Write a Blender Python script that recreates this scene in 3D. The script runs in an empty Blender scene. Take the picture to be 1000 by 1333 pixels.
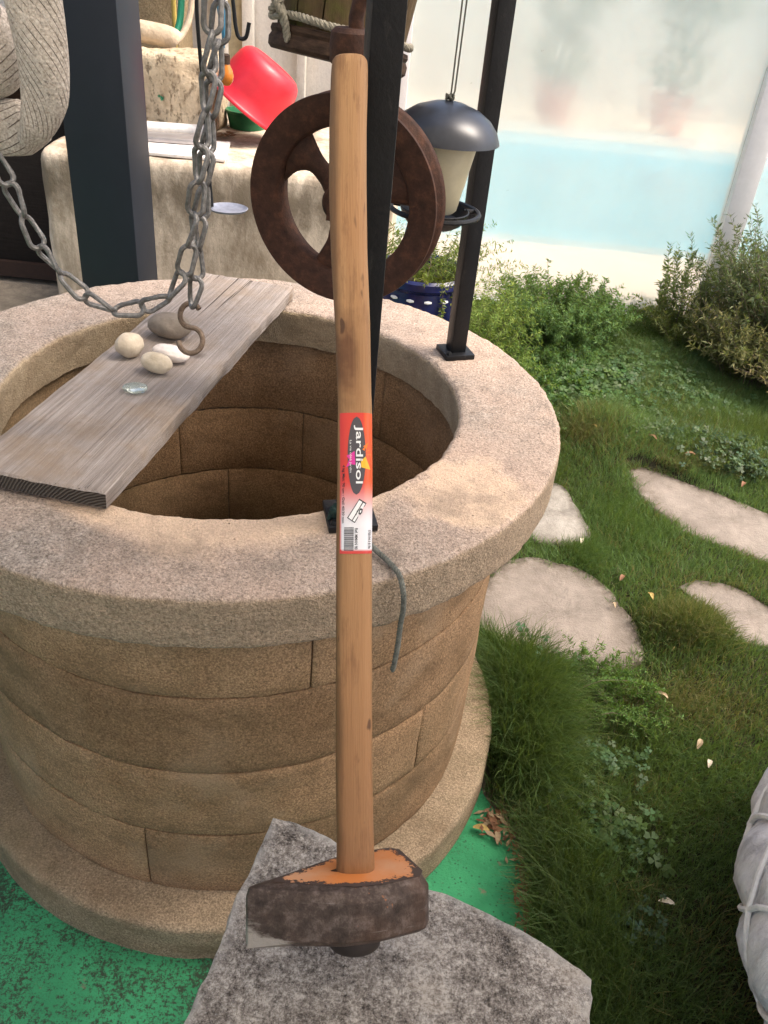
import bpy, bmesh, math, random
import numpy as np
from mathutils import Vector, Matrix
R_ = math.radians
rng = np.random.default_rng(7)
random.seed(7)
SC = bpy.context.scene
COL = SC.collection
D = bpy.data

# ------------------------------------------------------------------ camera, sky, sun, exposure
cam = D.cameras.new('camera'); cam_o = D.objects.new('camera', cam); COL.objects.link(cam_o); SC.camera = cam_o
CR = Vector((0.99508, 0.05568, 0.08192)); CF = Vector((0.0, 0.82704, -0.56216)); CU = CR.cross(CF)
mw = Matrix((CR, CU, -CF)).transposed().to_4x4(); mw.translation = (0.27, -1.2957, 1.4624)
cam_o.matrix_world = mw
cam.sensor_fit = 'VERTICAL'; cam.sensor_height = 36.0; cam.lens = 1106.6 * 36 / 1333
cam.clip_start = 0.02; cam.clip_end = 400

SUN_EL, SUN_AZ = R_(56), R_(92)            # azimuth measured from +Y towards +X
w = D.worlds.new('World'); SC.world = w; w.use_nodes = True
wn = w.node_tree
sky = wn.nodes.new('ShaderNodeTexSky'); sky.sky_type = 'NISHITA'; sky.sun_disc = False
sky.sun_elevation = SUN_EL; sky.sun_rotation = SUN_AZ; sky.dust_density = 6.0; sky.air_density = 1.0; sky.ozone_density = 1.0
bg = wn.nodes['Background']; bg.inputs['Strength'].default_value = 0.15
wn.links.new(sky.outputs[0], bg.inputs['Color'])
sl = D.lights.new('sun', 'SUN'); sl.energy = 1.9; sl.angle = R_(30); sl.color = (1.0, .90, .78)
so = D.objects.new('sun', sl); COL.objects.link(so)
sd = Vector((math.sin(SUN_AZ) * math.cos(SUN_EL), math.cos(SUN_AZ) * math.cos(SUN_EL), math.sin(SUN_EL)))
so.rotation_euler = sd.to_track_quat('Z', 'Y').to_euler(); so.location = (3, 3, 6)
SC.view_settings.view_transform = 'Standard'; SC.view_settings.look = 'None'
SC.view_settings.exposure = 1.2; SC.view_settings.gamma = 1.0; SC.view_settings.use_curve_mapping = False

# ------------------------------------------------------------------ helpers
def hash3(i, j, k, s):
    n = (i * 374761393 + j * 668265263 + k * 2147483647 + s * 974711) & 0xffffffff
    n = ((n ^ (n >> 13)) * 1274126177) & 0xffffffff
    n = n ^ (n >> 16)
    return (n & 0xffff) / 65535.0
def vnoise(P, s=0):
    P = np.asarray(P, float); I = np.floor(P).astype(np.int64); f = P - I; f = f * f * (3 - 2 * f); o = 0
    for a in (0, 1):
        for b in (0, 1):
            for c in (0, 1):
                h = hash3(I[..., 0] + a, I[..., 1] + b, I[..., 2] + c, s)
                o = o + h * (f[..., 0] if a else 1 - f[..., 0]) * (f[..., 1] if b else 1 - f[..., 1]) * (f[..., 2] if c else 1 - f[..., 2])
    return o - .5
def fbm(P, s=0, oct=3):
    o = 0; a = 1.0
    for k in range(oct):
        o = o + a * vnoise(np.asarray(P) * 2 ** k, s + k); a *= .5
    return o

class MB:
    def __init__(s): s.v = []; s.f = []; s.m = []; s.cur = 0
    def add(s, verts, faces):
        b = len(s.v); s.v += [tuple(map(float, p)) for p in verts]; s.f += [tuple(b + i for i in f) for f in faces]; s.m += [s.cur] * len(faces)
        return s
    def box(s, c, size, M=None):
        x, y, z = size[0] / 2, size[1] / 2, size[2] / 2
        vs = [Vector((a * x, b * y, d * z)) for d in (-1, 1) for a, b in ((-1, -1), (1, -1), (1, 1), (-1, 1))]
        if M is not None: vs = [M @ p for p in vs]
        vs = [p + Vector(c) for p in vs]
        return s.add(vs, [(3, 2, 1, 0), (4, 5, 6, 7), (0, 1, 5, 4), (1, 2, 6, 5), (2, 3, 7, 6), (3, 0, 4, 7)])
    def tube(s, pts, r, seg=8, closed=False, cap=True, sx=1.0):
        P = [Vector(p) for p in pts]; n = len(P)
        rs = r if hasattr(r, '__len__') else [r] * n
        T = []
        for i in range(n):
            a = P[(i - 1) % n] if (closed or i > 0) else P[i]; b = P[(i + 1) % n] if (closed or i < n - 1) else P[i]
            T.append((b - a).normalized())
        up = Vector((0, 0, 1)) if abs(T[0].z) < .9 else Vector((0, 1, 0))
        N = (up - T[0] * up.dot(T[0])).normalized(); vs = []
        for i in range(n):
            N = (N - T[i] * N.dot(T[i])).normalized(); B = T[i].cross(N)
            for k in range(seg):
                a = 2 * math.pi * k / seg
                vs.append(P[i] + (N * math.cos(a) * sx + B * math.sin(a)) * rs[i])
        fs = []
        for i in range(n if closed else n - 1):
            j = (i + 1) % n
            for k in range(seg):
                l = (k + 1) % seg; fs.append((i * seg + k, i * seg + l, j * seg + l, j * seg + k))
        if cap and not closed:
            fs.append(tuple(range(seg - 1, -1, -1))); fs.append(tuple((n - 1) * seg + k for k in range(seg)))
        return s.add(vs, fs)
    def lathe(s, prof, seg=48, c=(0, 0, 0), M=None, closed=False, a0=0, a1=2 * math.pi):
        full = abs(a1 - a0 - 2 * math.pi) < 1e-6; na = seg if full else seg + 1; vs = []
        for k in range(na):
            a = a0 + (a1 - a0) * k / seg
            for r, z in prof:
                p = Vector((r * math.cos(a), r * math.sin(a), z))
                if M is not None: p = M @ p
                vs.append(p + Vector(c))
        m = len(prof); fs = []
        for k in range(seg):
            l = (k + 1) % na
            for i in range(m if closed else m - 1):
                j = (i + 1) % m; fs.append((k * m + i, l * m + i, l * m + j, k * m + j))
        return s.add(vs, fs)
    def prism(s, poly, z0, z1, M=None, c=(0, 0, 0)):
        n = len(poly); vs = [Vector((x, y, z0)) for x, y in poly] + [Vector((x, y, z1)) for x, y in poly]
        if M is not None: vs = [M @ p for p in vs]
        vs = [p + Vector(c) for p in vs]
        return s.add(vs, [tuple(range(n - 1, -1, -1)), tuple(range(n, 2 * n))] + [(i, (i + 1) % n, n + (i + 1) % n, n + i) for i in range(n)])

def wloc(o):
    v = Vector((0, 0, 0))
    while o is not None: v = v + o.location; o = o.parent
    return v
def tag(o, label=None, cat=None, group=None, kind=None):
    if label: o['label'] = label
    if cat: o['category'] = cat
    if group: o['group'] = group
    if kind: o['kind'] = kind
    return o
def thing(name, label, cat, loc=(0, 0, 0), group=None):
    o = D.objects.new(name, None); o.empty_display_size = .05; COL.objects.link(o); o.location = loc
    return tag(o, label, cat, group)
def finish(me, mats, smooth):
    for m in (mats if isinstance(mats, (list, tuple)) else [mats]): me.materials.append(m)
    if smooth: me.polygons.foreach_set('use_smooth', np.ones(len(me.polygons), bool))
def obj(name, mb, mat, parent=None, smooth=True, bevel=0, seg=2, loc=None, sharp=35, merge=False):
    off = wloc(parent) + (Vector(loc) if loc is not None else Vector((0, 0, 0)))
    me = D.meshes.new(name); me.from_pydata([tuple(Vector(p) - off) for p in mb.v], [], mb.f)
    if any(mb.m): me.polygons.foreach_set('material_index', np.array(mb.m, np.int32))
    if bevel or merge:
        bm = bmesh.new(); bm.from_mesh(me)
        if merge: bmesh.ops.remove_doubles(bm, verts=bm.verts, dist=1e-5)
        bmesh.ops.recalc_face_normals(bm, faces=bm.faces)
        if bevel:
            es = [e for e in bm.edges if len(e.link_faces) == 2 and e.calc_face_angle(0) > R_(30)]
            bmesh.ops.bevel(bm, geom=es, offset=bevel, segments=seg, profile=.5, affect='EDGES', clamp_overlap=True)
        bm.to_mesh(me); bm.free()
    finish(me, mat, smooth)
    if smooth: me.set_sharp_from_angle(angle=R_(sharp))
    o = D.objects.new(name, me); COL.objects.link(o)
    if loc is not None: o.location = loc
    if parent is not None: o.parent = parent
    return o
def copyobj(o, parent=None, **kw):
    c = o.copy(); COL.objects.link(c)
    if parent is not None: c.parent = parent
    return c
def polys_mesh(name, V, K, mat, parent=None, col=None, loc=None):
    """V: (N,K,3) world points of N K-gons (no shared points); col (N,3) or (N,K,3)"""
    N = len(V); off = wloc(parent) + (Vector(loc) if loc is not None else Vector((0, 0, 0)))
    me = D.meshes.new(name); me.vertices.add(N * K); me.loops.add(N * K); me.polygons.add(N)
    me.vertices.foreach_set('co', (V.reshape(-1, 3) - np.array(off)).astype(np.float32).ravel())
    me.loops.foreach_set('vertex_index', np.arange(N * K, dtype=np.int32))
    me.polygons.foreach_set('loop_start', np.arange(0, N * K, K, dtype=np.int32))
    me.update(calc_edges=True)
    if col is not None:
        at = me.color_attributes.new('Col', 'FLOAT_COLOR', 'POINT')
        c = np.ones((N, K, 4), np.float32); c[..., :3] = col if col.ndim == 3 else col[:, None, :]
        at.data.foreach_set('color', c.ravel())
    finish(me, mat, True)
    o = D.objects.new(name, me); COL.objects.link(o)
    if loc is not None: o.location = loc
    if parent is not None: o.parent = parent
    return o

# ------------------------------------------------------------------ material helpers
class Mat:
    def __init__(s, name):
        s.m = D.materials.new(name); s.m.use_nodes = True; s.t = s.m.node_tree; s.b = s.t.nodes['Principled BSDF']; s._oc = None
    def n(s, t, **kw):
        nd = s.t.nodes.new(t)
        for k, v in kw.items(): setattr(nd, k, v)
        return nd
    def set(s, sock, v):
        if isinstance(v, bpy.types.NodeSocket): s.t.links.new(v, sock)
        elif isinstance(v, (tuple, list)) and sock.type == 'RGBA' and len(v) == 3: sock.default_value = (*v, 1)
        else: sock.default_value = v
    def oc(s):
        if s._oc is None: s._oc = s.n('ShaderNodeTexCoord').outputs['Object']
        return s._oc
    def mapped(s, scale=(1, 1, 1), rot=(0, 0, 0), loc=(0, 0, 0), vec=None):
        m = s.n('ShaderNodeMapping'); s.set(m.inputs['Vector'], vec or s.oc()); m.inputs['Scale'].default_value = scale
        m.inputs['Rotation'].default_value = rot; m.inputs['Location'].default_value = loc; return m.outputs[0]
    def noise(s, scale, detail=4, rough=.6, vec=None, dist=0.0):
        x = s.n('ShaderNodeTexNoise'); s.set(x.inputs['Vector'], vec or s.oc()); x.inputs['Scale'].default_value = scale
        x.inputs['Detail'].default_value = detail; x.inputs['Roughness'].default_value = rough; x.inputs['Distortion'].default_value = dist; return x.outputs['Fac']
    def voro(s, scale, vec=None, feature='F1', rnd=1.0):
        x = s.n('ShaderNodeTexVoronoi', feature=feature); s.set(x.inputs['Vector'], vec or s.oc()); x.inputs['Scale'].default_value = scale
        x.inputs['Randomness'].default_value = rnd; return x.outputs['Distance']
    def ramp(s, fac, stops):
        x = s.n('ShaderNodeValToRGB'); s.set(x.inputs['Fac'], fac); e = x.color_ramp.elements
        while len(e) < len(stops): e.new(.5)
        for i, (p, c) in enumerate(stops):
            e[i].position = p; e[i].color = (c, c, c, 1) if not isinstance(c, (tuple, list)) else (*c, 1)
        return x.outputs['Color']
    def mix(s, fac, a, b, blend='MIX'):
        x = s.n('ShaderNodeMix', data_type='RGBA', blend_type=blend); s.set(x.inputs['Factor'], fac); s.set(x.inputs['A'], a); s.set(x.inputs['B'], b); return x.outputs['Result']
    def math(s, op, a, b=0.0, c=None):
        x = s.n('ShaderNodeMath', operation=op); s.set(x.inputs[0], a); s.set(x.inputs[1], b)
        if c is not None: s.set(x.inputs[2], c)
        return x.outputs[0]
    def xyz(s, vec=None):
        x = s.n('ShaderNodeSeparateXYZ'); s.set(x.inputs[0], vec or s.oc()); return x.outputs
    def dist(s, p):
        x = s.n('ShaderNodeVectorMath', operation='DISTANCE'); s.set(x.inputs[0], s.oc()); x.inputs[1].default_value = p; return x.outputs['Value']
    def attr(s, name='Col'):
        return s.n('ShaderNodeAttribute', attribute_name=name).outputs['Color']
    def rnd(s): return s.n('ShaderNodeObjectInfo').outputs['Random']
    def bump(s, h, dist, strength=1.0, nrm=None):
        x = s.n('ShaderNodeBump'); s.set(x.inputs['Height'], h); x.inputs['Distance'].default_value = dist; x.inputs['Strength'].default_value = strength
        if nrm: s.set(x.inputs['Normal'], nrm)
        return x.outputs[0]
    def out(s, color, rough=.8, nrm=None, metal=0.0, spec=.3, **kw):
        b = s.b; s.set(b.inputs['Base Color'], color); s.set(b.inputs['Roughness'], rough); s.set(b.inputs['Metallic'], metal)
        b.inputs['Specular IOR Level'].default_value = spec
        if nrm: s.set(b.inputs['Normal'], nrm)
        for k, v in kw.items(): s.set(b.inputs[k], v)
        return s.m
def plain(name, c, rough=.6, metal=0.0, spec=.3, nz=40, amt=.18, bump=0.0, bs=200):
    m = Mat(name); f = m.noise(nz, 5, .65)
    lo = tuple(x * (1 - amt) for x in c); hi = tuple(min(1, x * (1 + amt)) for x in c)
    col = m.ramp(f, [(.3, lo), (.7, hi)])
    nr = m.bump(m.noise(bs, 3), bump) if bump else None
    return m.out(col, rough, nr, metal, spec)
def leafmat(name, trans=.35, rough=.55):
    m = Mat(name); c = m.attr(); m.out(c, rough, spec=.25)
    tr = m.n('ShaderNodeBsdfTranslucent'); m.set(tr.inputs[0], m.mix(.5, c, (.25, .35, .03), 'MIX'))
    mx = m.n('ShaderNodeMixShader'); mx.inputs[0].default_value = trans
    m.t.links.new(m.b.outputs[0], mx.inputs[1]); m.t.links.new(tr.outputs[0], mx.inputs[2]); m.t.links.new(mx.outputs[0], m.t.nodes['Material Output'].inputs[0])
    return m.m

# --- stone and concrete
def mat_rim():
    m = Mat('weathered_coping_stone'); x = m.xyz()
    big = m.noise(3.2, 5, .6); mid = m.noise(22, 6, .7); fine = m.noise(240, 3, .7); gr = m.voro(420)
    sand = m.ramp(mid, [(.3, (.40, .305, .245)), (.7, (.52, .405, .325))])
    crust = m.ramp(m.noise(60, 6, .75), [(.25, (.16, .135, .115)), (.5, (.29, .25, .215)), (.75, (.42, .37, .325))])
    f = m.math('MULTIPLY_ADD', x[0], -.75, m.math('MULTIPLY_ADD', big, 1.5, -.16))  # grey share rises towards the left of the rim
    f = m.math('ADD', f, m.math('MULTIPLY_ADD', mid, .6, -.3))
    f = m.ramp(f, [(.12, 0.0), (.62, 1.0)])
    # clean, worn patches where the crust is gone
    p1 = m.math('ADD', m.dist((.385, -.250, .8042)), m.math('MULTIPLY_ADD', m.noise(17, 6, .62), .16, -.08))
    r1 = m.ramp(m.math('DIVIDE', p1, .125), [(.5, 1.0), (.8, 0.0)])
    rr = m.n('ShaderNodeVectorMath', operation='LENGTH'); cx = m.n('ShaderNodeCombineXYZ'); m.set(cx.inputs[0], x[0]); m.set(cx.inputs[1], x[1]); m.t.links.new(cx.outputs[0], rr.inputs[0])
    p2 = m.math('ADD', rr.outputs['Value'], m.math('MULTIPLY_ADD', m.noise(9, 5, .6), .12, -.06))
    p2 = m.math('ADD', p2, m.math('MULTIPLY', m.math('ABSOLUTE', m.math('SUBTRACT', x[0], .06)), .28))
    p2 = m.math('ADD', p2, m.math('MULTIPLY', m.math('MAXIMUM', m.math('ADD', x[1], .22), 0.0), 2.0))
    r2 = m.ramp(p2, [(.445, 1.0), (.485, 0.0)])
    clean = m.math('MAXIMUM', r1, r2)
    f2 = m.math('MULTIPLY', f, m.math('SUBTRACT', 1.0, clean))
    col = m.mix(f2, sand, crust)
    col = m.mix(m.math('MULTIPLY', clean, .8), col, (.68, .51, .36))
    pk = m.ramp(m.noise(4.5, 4, .6, vec=m.mapped(loc=(2, 5, 1))), [(.42, 0.0), (.62, 1.0)])
    col = m.mix(m.math('MULTIPLY', pk, .35), col, (.50, .365, .29))
    dmp = m.ramp(m.noise(8, 6, .7, vec=m.mapped(loc=(7, 1, 3))), [(.54, 0.0), (.68, 1.0)])
    col = m.mix(m.math('MULTIPLY', dmp, .5), col, (.17, .14, .115))
    spk = m.ramp(fine, [(.34, .55), (.5, 1.0), (.68, 1.18)])
    col = m.mix(m.math('SUBTRACT', .9, m.math('MULTIPLY', clean, .5)), col, spk, 'MULTIPLY')
    # the cast outer and inner faces are bare, browner concrete
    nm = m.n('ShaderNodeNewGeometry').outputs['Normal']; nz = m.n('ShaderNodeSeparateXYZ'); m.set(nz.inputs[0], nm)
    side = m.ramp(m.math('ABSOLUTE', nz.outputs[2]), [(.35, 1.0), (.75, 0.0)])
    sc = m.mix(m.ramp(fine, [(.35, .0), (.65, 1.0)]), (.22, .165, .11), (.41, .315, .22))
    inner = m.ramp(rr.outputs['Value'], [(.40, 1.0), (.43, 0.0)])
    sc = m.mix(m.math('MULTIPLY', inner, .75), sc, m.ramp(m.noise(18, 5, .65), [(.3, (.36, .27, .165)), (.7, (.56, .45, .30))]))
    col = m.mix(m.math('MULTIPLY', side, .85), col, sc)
    cell = m.n('ShaderNodeTexVoronoi'); m.set(cell.inputs['Vector'], m.oc()); cell.inputs['Scale'].default_value = 520
    bw = m.n('ShaderNodeRGBToBW'); m.t.links.new(cell.outputs['Color'], bw.inputs[0])
    col = m.mix(m.math('SUBTRACT', .75, m.math('MULTIPLY', clean, .35)), col, m.ramp(bw.outputs[0], [(.15, .70), (.40, .97), (.65, 1.0), (.85, 1.28)]), 'MULTIPLY')
    h = m.math('ADD', m.math('MULTIPLY', m.noise(150, 4, .7), .9), m.math('MULTIPLY', gr, .5))
    h = m.math('ADD', h, m.math('MULTIPLY', m.ramp(m.voro(85), [(.0, 0.0), (.22, 1.0)]), .35))
    pits = m.ramp(m.voro(75), [(.06, 1.0), (.13, 0.0)]); pm_ = m.ramp(m.noise(40, 3, .6), [(.54, 0.0), (.6, 1.0)])
    pt = m.math('MULTIPLY', pits, pm_)
    col = m.mix(m.math('MULTIPLY', pt, .75), col, (.09, .07, .05))
    h = m.math('SUBTRACT', h, m.math('MULTIPLY', pt, .8))
    return m.out(col, .92, m.bump(h, .0032, .8), spec=.15)
def mat_block(name, a, b, green=.0):
    m = Mat(name); x = m.xyz()
    big = m.noise(6, 6, .65); fine = m.noise(290, 3, .8)
    col = m.ramp(big, [(.28, a), (.72, b)])
    col = m.mix(.9, col, m.ramp(fine, [(.32, .42), (.5, .98), (.68, 1.75)]), 'MULTIPLY')
    col = m.mix(m.math('MULTIPLY', m.ramp(m.noise(2.2, 4, .6), [(.52, 0.0), (.72, 1.0)]), green), col, (.10, .09, .05))
    st = m.ramp(m.noise(9, 6, .72, vec=m.mapped(scale=(1, 1, 2.2), loc=(3, 1, 4))), [(.50, 0.0), (.66, 1.0)])
    col = m.mix(m.math('MULTIPLY', st, .45), col, (.13, .085, .05))
    lt = m.ramp(m.noise(5, 5, .65, vec=m.mapped(loc=(9, 4, 2))), [(.54, 0.0), (.70, 1.0)])
    col = m.mix(m.math('MULTIPLY', lt, .40), col, (.46, .335, .225))
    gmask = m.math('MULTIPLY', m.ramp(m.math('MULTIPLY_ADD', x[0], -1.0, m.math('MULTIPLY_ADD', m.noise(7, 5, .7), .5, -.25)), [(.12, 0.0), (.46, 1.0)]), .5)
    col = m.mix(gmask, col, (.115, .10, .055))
    pt = m.math('MULTIPLY', m.ramp(m.voro(120), [(.05, 1.0), (.14, 0.0)]), m.ramp(m.noise(50, 3, .6), [(.52, 0.0), (.6, 1.0)]))
    col = m.mix(m.math('MULTIPLY', pt, .7), col, (.05, .035, .022))
    v = m.math('MULTIPLY_ADD', m.rnd(), .32, .86)
    hs = m.n('ShaderNodeHueSaturation'); m.set(hs.inputs['Value'], v); m.set(hs.inputs['Color'], col)
    h = m.math('ADD', fine, m.math('MULTIPLY', m.noise(120, 4, .7), 1.2))
    return m.out(hs.outputs[0], .92, m.bump(h, .0032, .8), spec=.12)
def mat_slab():
    m = Mat('lichened_grey_stone')
    a = m.noise(130, 7, .85); b = m.noise(360, 4, .78); c = m.noise(14, 7, .72)
    f = m.math('ADD', m.math('MULTIPLY', a, .75), m.math('ADD', m.math('MULTIPLY', b, .45), m.math('MULTIPLY_ADD', c, .5, -.34)))
    col = m.ramp(f, [(.37, (.056, .048, .042)), (.455, (.195, .17, .148)), (.53, (.36, .32, .282)), (.63, (.68, .63, .57))])
    fl = m.ramp(m.noise(620, 2, .6), [(.60, 0.0), (.68, 1.0)])
    col = m.mix(m.math('MULTIPLY', fl, .55), col, (.62, .60, .58))
    dkf = m.ramp(m.noise(480, 2, .6, vec=m.mapped(loc=(4, 2, 1))), [(.62, 0.0), (.70, 1.0)])
    col = m.mix(m.math('MULTIPLY', dkf, .6), col, (.05, .046, .046))
    ed = m.math('MULTIPLY', m.attr('edge'), m.ramp(m.noise(70, 5, .7), [(.36, 0.0), (.55, 1.0)]))
    col = m.mix(m.math('MULTIPLY', ed, .75), col, (.55, .53, .50))
    col = m.mix(m.math('MULTIPLY', m.ramp(c, [(.55, 0.0), (.7, 1.0)]), .4), col, (.28, .215, .145))
    spot = m.ramp(m.math('ADD', m.dist((.150, -.037, -.0)), m.math('MULTIPLY_ADD', m.noise(200, 2), .006, -.003)), [(.0042, 1.0), (.005, 0.0)])
    col = m.mix(spot, col, (.03, .48, .2))
    h = m.math('ADD', m.math('MULTIPLY', a, 1.0), m.math('MULTIPLY', b, .5))
    return m.out(col, .95, m.bump(h, .006, .9), spec=.1)
def mat_floor():
    m = Mat('worn_green_floor_paint')
    a = m.noise(95, 7, .8); b = m.noise(7, 5, .65); c = m.noise(210, 4, .75)
    x = m.xyz()
    wear = m.math('ADD', m.math('ADD', m.math('MULTIPLY', a, .7), m.math('MULTIPLY', c, .5)), m.math('MULTIPLY_ADD', b, .38, -.25))
    wear = m.math('SUBTRACT', wear, m.math('MULTIPLY', m.math('MAXIMUM', m.math('SUBTRACT', x[0], .3), 0.0), .45))
    g = m.ramp(m.noise(9, 4), [(.3, (.036, .265, .112)), (.7, (.062, .40, .175))])
    col = m.mix(m.ramp(wear, [(.52, 0.0), (.60, 1.0)]), g, m.ramp(c, [(.3, (.016, .034, .02)), (.7, (.06, .085, .048))]))
    dots = m.math('MULTIPLY', m.ramp(m.voro(110), [(.14, 1.0), (.26, 0.0)]), m.ramp(m.noise(24, 5, .75), [(.42, 0.0), (.54, 1.0)]))
    col = m.mix(m.math('MULTIPLY', dots, .8), col, (.018, .07, .035))
    pink = m.ramp(m.noise(26, 4, .6, vec=m.mapped(loc=(.31, .2, 0))), [(.66, 0.0), (.72, 1.0)])
    col = m.mix(m.math('MULTIPLY', pink, .6), col, (.30, .17, .14))
    h = m.math('ADD', m.math('MULTIPLY', a, -1.0), m.math('MULTIPLY', c, .6))
    return m.out(col, m.math('MULTIPLY_ADD', wear, .4, .35), m.bump(h, .006, .9), spec=.3)
def mat_wood_plank():
    m = Mat('weathered_plank_wood')
    # local X runs along the board
    v = m.mapped(scale=(.55, 46, 46)); g1 = m.noise(3.0, 7, .7, vec=v, dist=1.1); g2 = m.noise(8, 5, .75, vec=m.mapped(scale=(.5, 90, 90)), dist=.4)
    blotch = m.noise(7, 5, .65); cr = m.noise(1.3, 3, .6, vec=m.mapped(scale=(.6, 60, 60), loc=(3, 1, 2)))
    col = m.ramp(g1, [(.28, (.19, .158, .138)), (.5, (.315, .272, .245)), (.72, (.42, .38, .355))])
    col = m.mix(.55, col, m.ramp(g2, [(.32, .5), (.55, 1.0), (.72, 1.3)]), 'MULTIPLY')
    col = m.mix(m.math('MULTIPLY', m.ramp(blotch, [(.47, 0.0), (.62, 1.0)]), .62), col, (.27, .20, .14))
    col = m.mix(m.math('MULTIPLY', m.ramp(m.noise(26, 6, .75, vec=m.mapped(scale=(.55, 1, 1))), [(.50, 0.0), (.70, 1.0)]), .25), col, (.52, .48, .46))
    crack = m.ramp(cr, [(.345, 0.0), (.375, 1.0)])
    knt = m.ramp(m.math('ADD', m.dist((.44, .055, .027)), m.math('MULTIPLY_ADD', m.noise(60, 4), .02, -.01)), [(.006, 1.0), (.018, 0.0)])
    col = m.mix(m.math('MULTIPLY', knt, .7), col, (.10, .075, .06))
    col = m.mix(m.math('SUBTRACT', 1.0, crack), col, (.075, .06, .05))
    h = m.math('ADD', m.math('ADD', m.math('MULTIPLY', g1, .7), m.math('MULTIPLY', g2, .5)), m.math('MULTIPLY', crack, .8))
    return m.out(col, .88, m.bump(h, .0035, .9), spec=.15)
def mat_endgrain():
    m = Mat('plank_end_grain'); wv = m.n('ShaderNodeTexWave', wave_type='RINGS', rings_direction='X'); m.set(wv.inputs['Vector'], m.mapped(loc=(0, .03, .09)))
    wv.inputs['Scale'].default_value = 75; wv.inputs['Distortion'].default_value = 2.5; wv.inputs['Detail'].default_value = 3
    col = m.ramp(wv.outputs['Fac'], [(.2, (.05, .042, .036)), (.8, (.13, .115, .10))])
    return m.out(col, .9, m.bump(wv.outputs['Fac'], .002), spec=.1)
def mat_handle():
    m = Mat('hardwood_handle')   # local Z runs along the handle
    g = m.noise(3.0, 6, .6, vec=m.mapped(scale=(38, 38, 1.5)), dist=.8); g2 = m.noise(10, 4, .65, vec=m.mapped(scale=(70, 70, 2.2))); b = m.noise(5, 3, .55, vec=m.mapped(scale=(2.0, 2.0, .7)))
    col = m.ramp(g, [(.2, (.36, .185, .078)), (.55, (.44, .245, .108)), (.85, (.51, .30, .145))])
    col = m.mix(.5, col, m.ramp(g2, [(.3, .84), (.55, 1.0), (.75, 1.07)]), 'MULTIPLY')
    col = m.mix(m.math('MULTIPLY', m.ramp(b, [(.5, 0.0), (.68, 1.0)]), .5), col, (.40, .185, .075))
    # handling stains and knots along its length
    x = m.xyz()
    st = m.ramp(m.math('ADD', m.math('ABSOLUTE', m.math('SUBTRACT', x[2], .545)), m.math('MULTIPLY_ADD', m.noise(40, 4), .09, -.045)), [(.01, 1.0), (.055, 0.0)])
    std = m.ramp(m.math('ADD', x[0], m.math('MULTIPLY_ADD', m.noise(30, 4, .6, vec=m.mapped(scale=(1, 1, .5))), .022, -.011)), [(.0, 1.0), (.009, 0.0)])
    col = m.mix(m.math('MULTIPLY', m.math('MULTIPLY', st, m.math('MULTIPLY_ADD', std, .8, .2)), .85), col, (.085, .028, .010))
    st2 = m.ramp(m.math('ADD', x[2], m.math('MULTIPLY_ADD', m.noise(30, 4), .08, -.04)), [(.08, 1.0), (.24, 0.0)])
    col = m.mix(m.math('MULTIPLY', st2, .62), col, (.14, .075, .038))
    tn = m.ramp(x[2], [(.20, 1.0), (.64, 0.0)])
    col = m.mix(m.math('MULTIPLY', tn, .62), col, (.27, .125, .048))
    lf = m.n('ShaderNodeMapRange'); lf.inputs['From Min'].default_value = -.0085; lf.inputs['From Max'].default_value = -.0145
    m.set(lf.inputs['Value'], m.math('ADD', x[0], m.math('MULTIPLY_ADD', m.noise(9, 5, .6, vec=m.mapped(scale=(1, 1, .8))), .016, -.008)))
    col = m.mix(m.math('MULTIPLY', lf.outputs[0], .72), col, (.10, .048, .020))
    sc_ = m.ramp(m.noise(24, 5, .7, vec=m.mapped(scale=(2.5, 2.5, .5), loc=(1, 2, 3))), [(.54, 0.0), (.66, 1.0)])
    col = m.mix(m.math('MULTIPLY', sc_, .5), col, (.17, .075, .03))
    pf_ = m.ramp(m.noise(120, 3, .6, vec=m.mapped(scale=(1, 1, .12))), [(.66, 0.0), (.72, 1.0)])
    col = m.mix(m.math('MULTIPLY', pf_, .55), col, (.12, .055, .024))
    kn = m.ramp(m.noise(62, 2, .5, vec=m.mapped(scale=(1, 1, .45))), [(.69, 0.0), (.73, 1.0)])
    col = m.mix(m.math('MULTIPLY', kn, .8), col, (.06, .025, .012))
    return m.out(col, .5, m.bump(g2, .0012, .7), spec=.35)
def mat_rust(name, a, b, c, rough=.75, sc=60, metal=.25):
    m = Mat(name); f = m.noise(sc, 7, .72); g = m.noise(9, 4, .6)
    col = m.ramp(f, [(.28, a), (.52, b), (.76, c)])
    col = m.mix(.5, col, m.ramp(g, [(.3, .65), (.7, 1.25)]), 'MULTIPLY')
    return m.out(col, m.math('MULTIPLY_ADD', g, .3, rough - .15), m.bump(m.math('ADD', f, m.math('MULTIPLY', m.noise(200, 3), .5)), .0018, .8), metal, .35)
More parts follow.
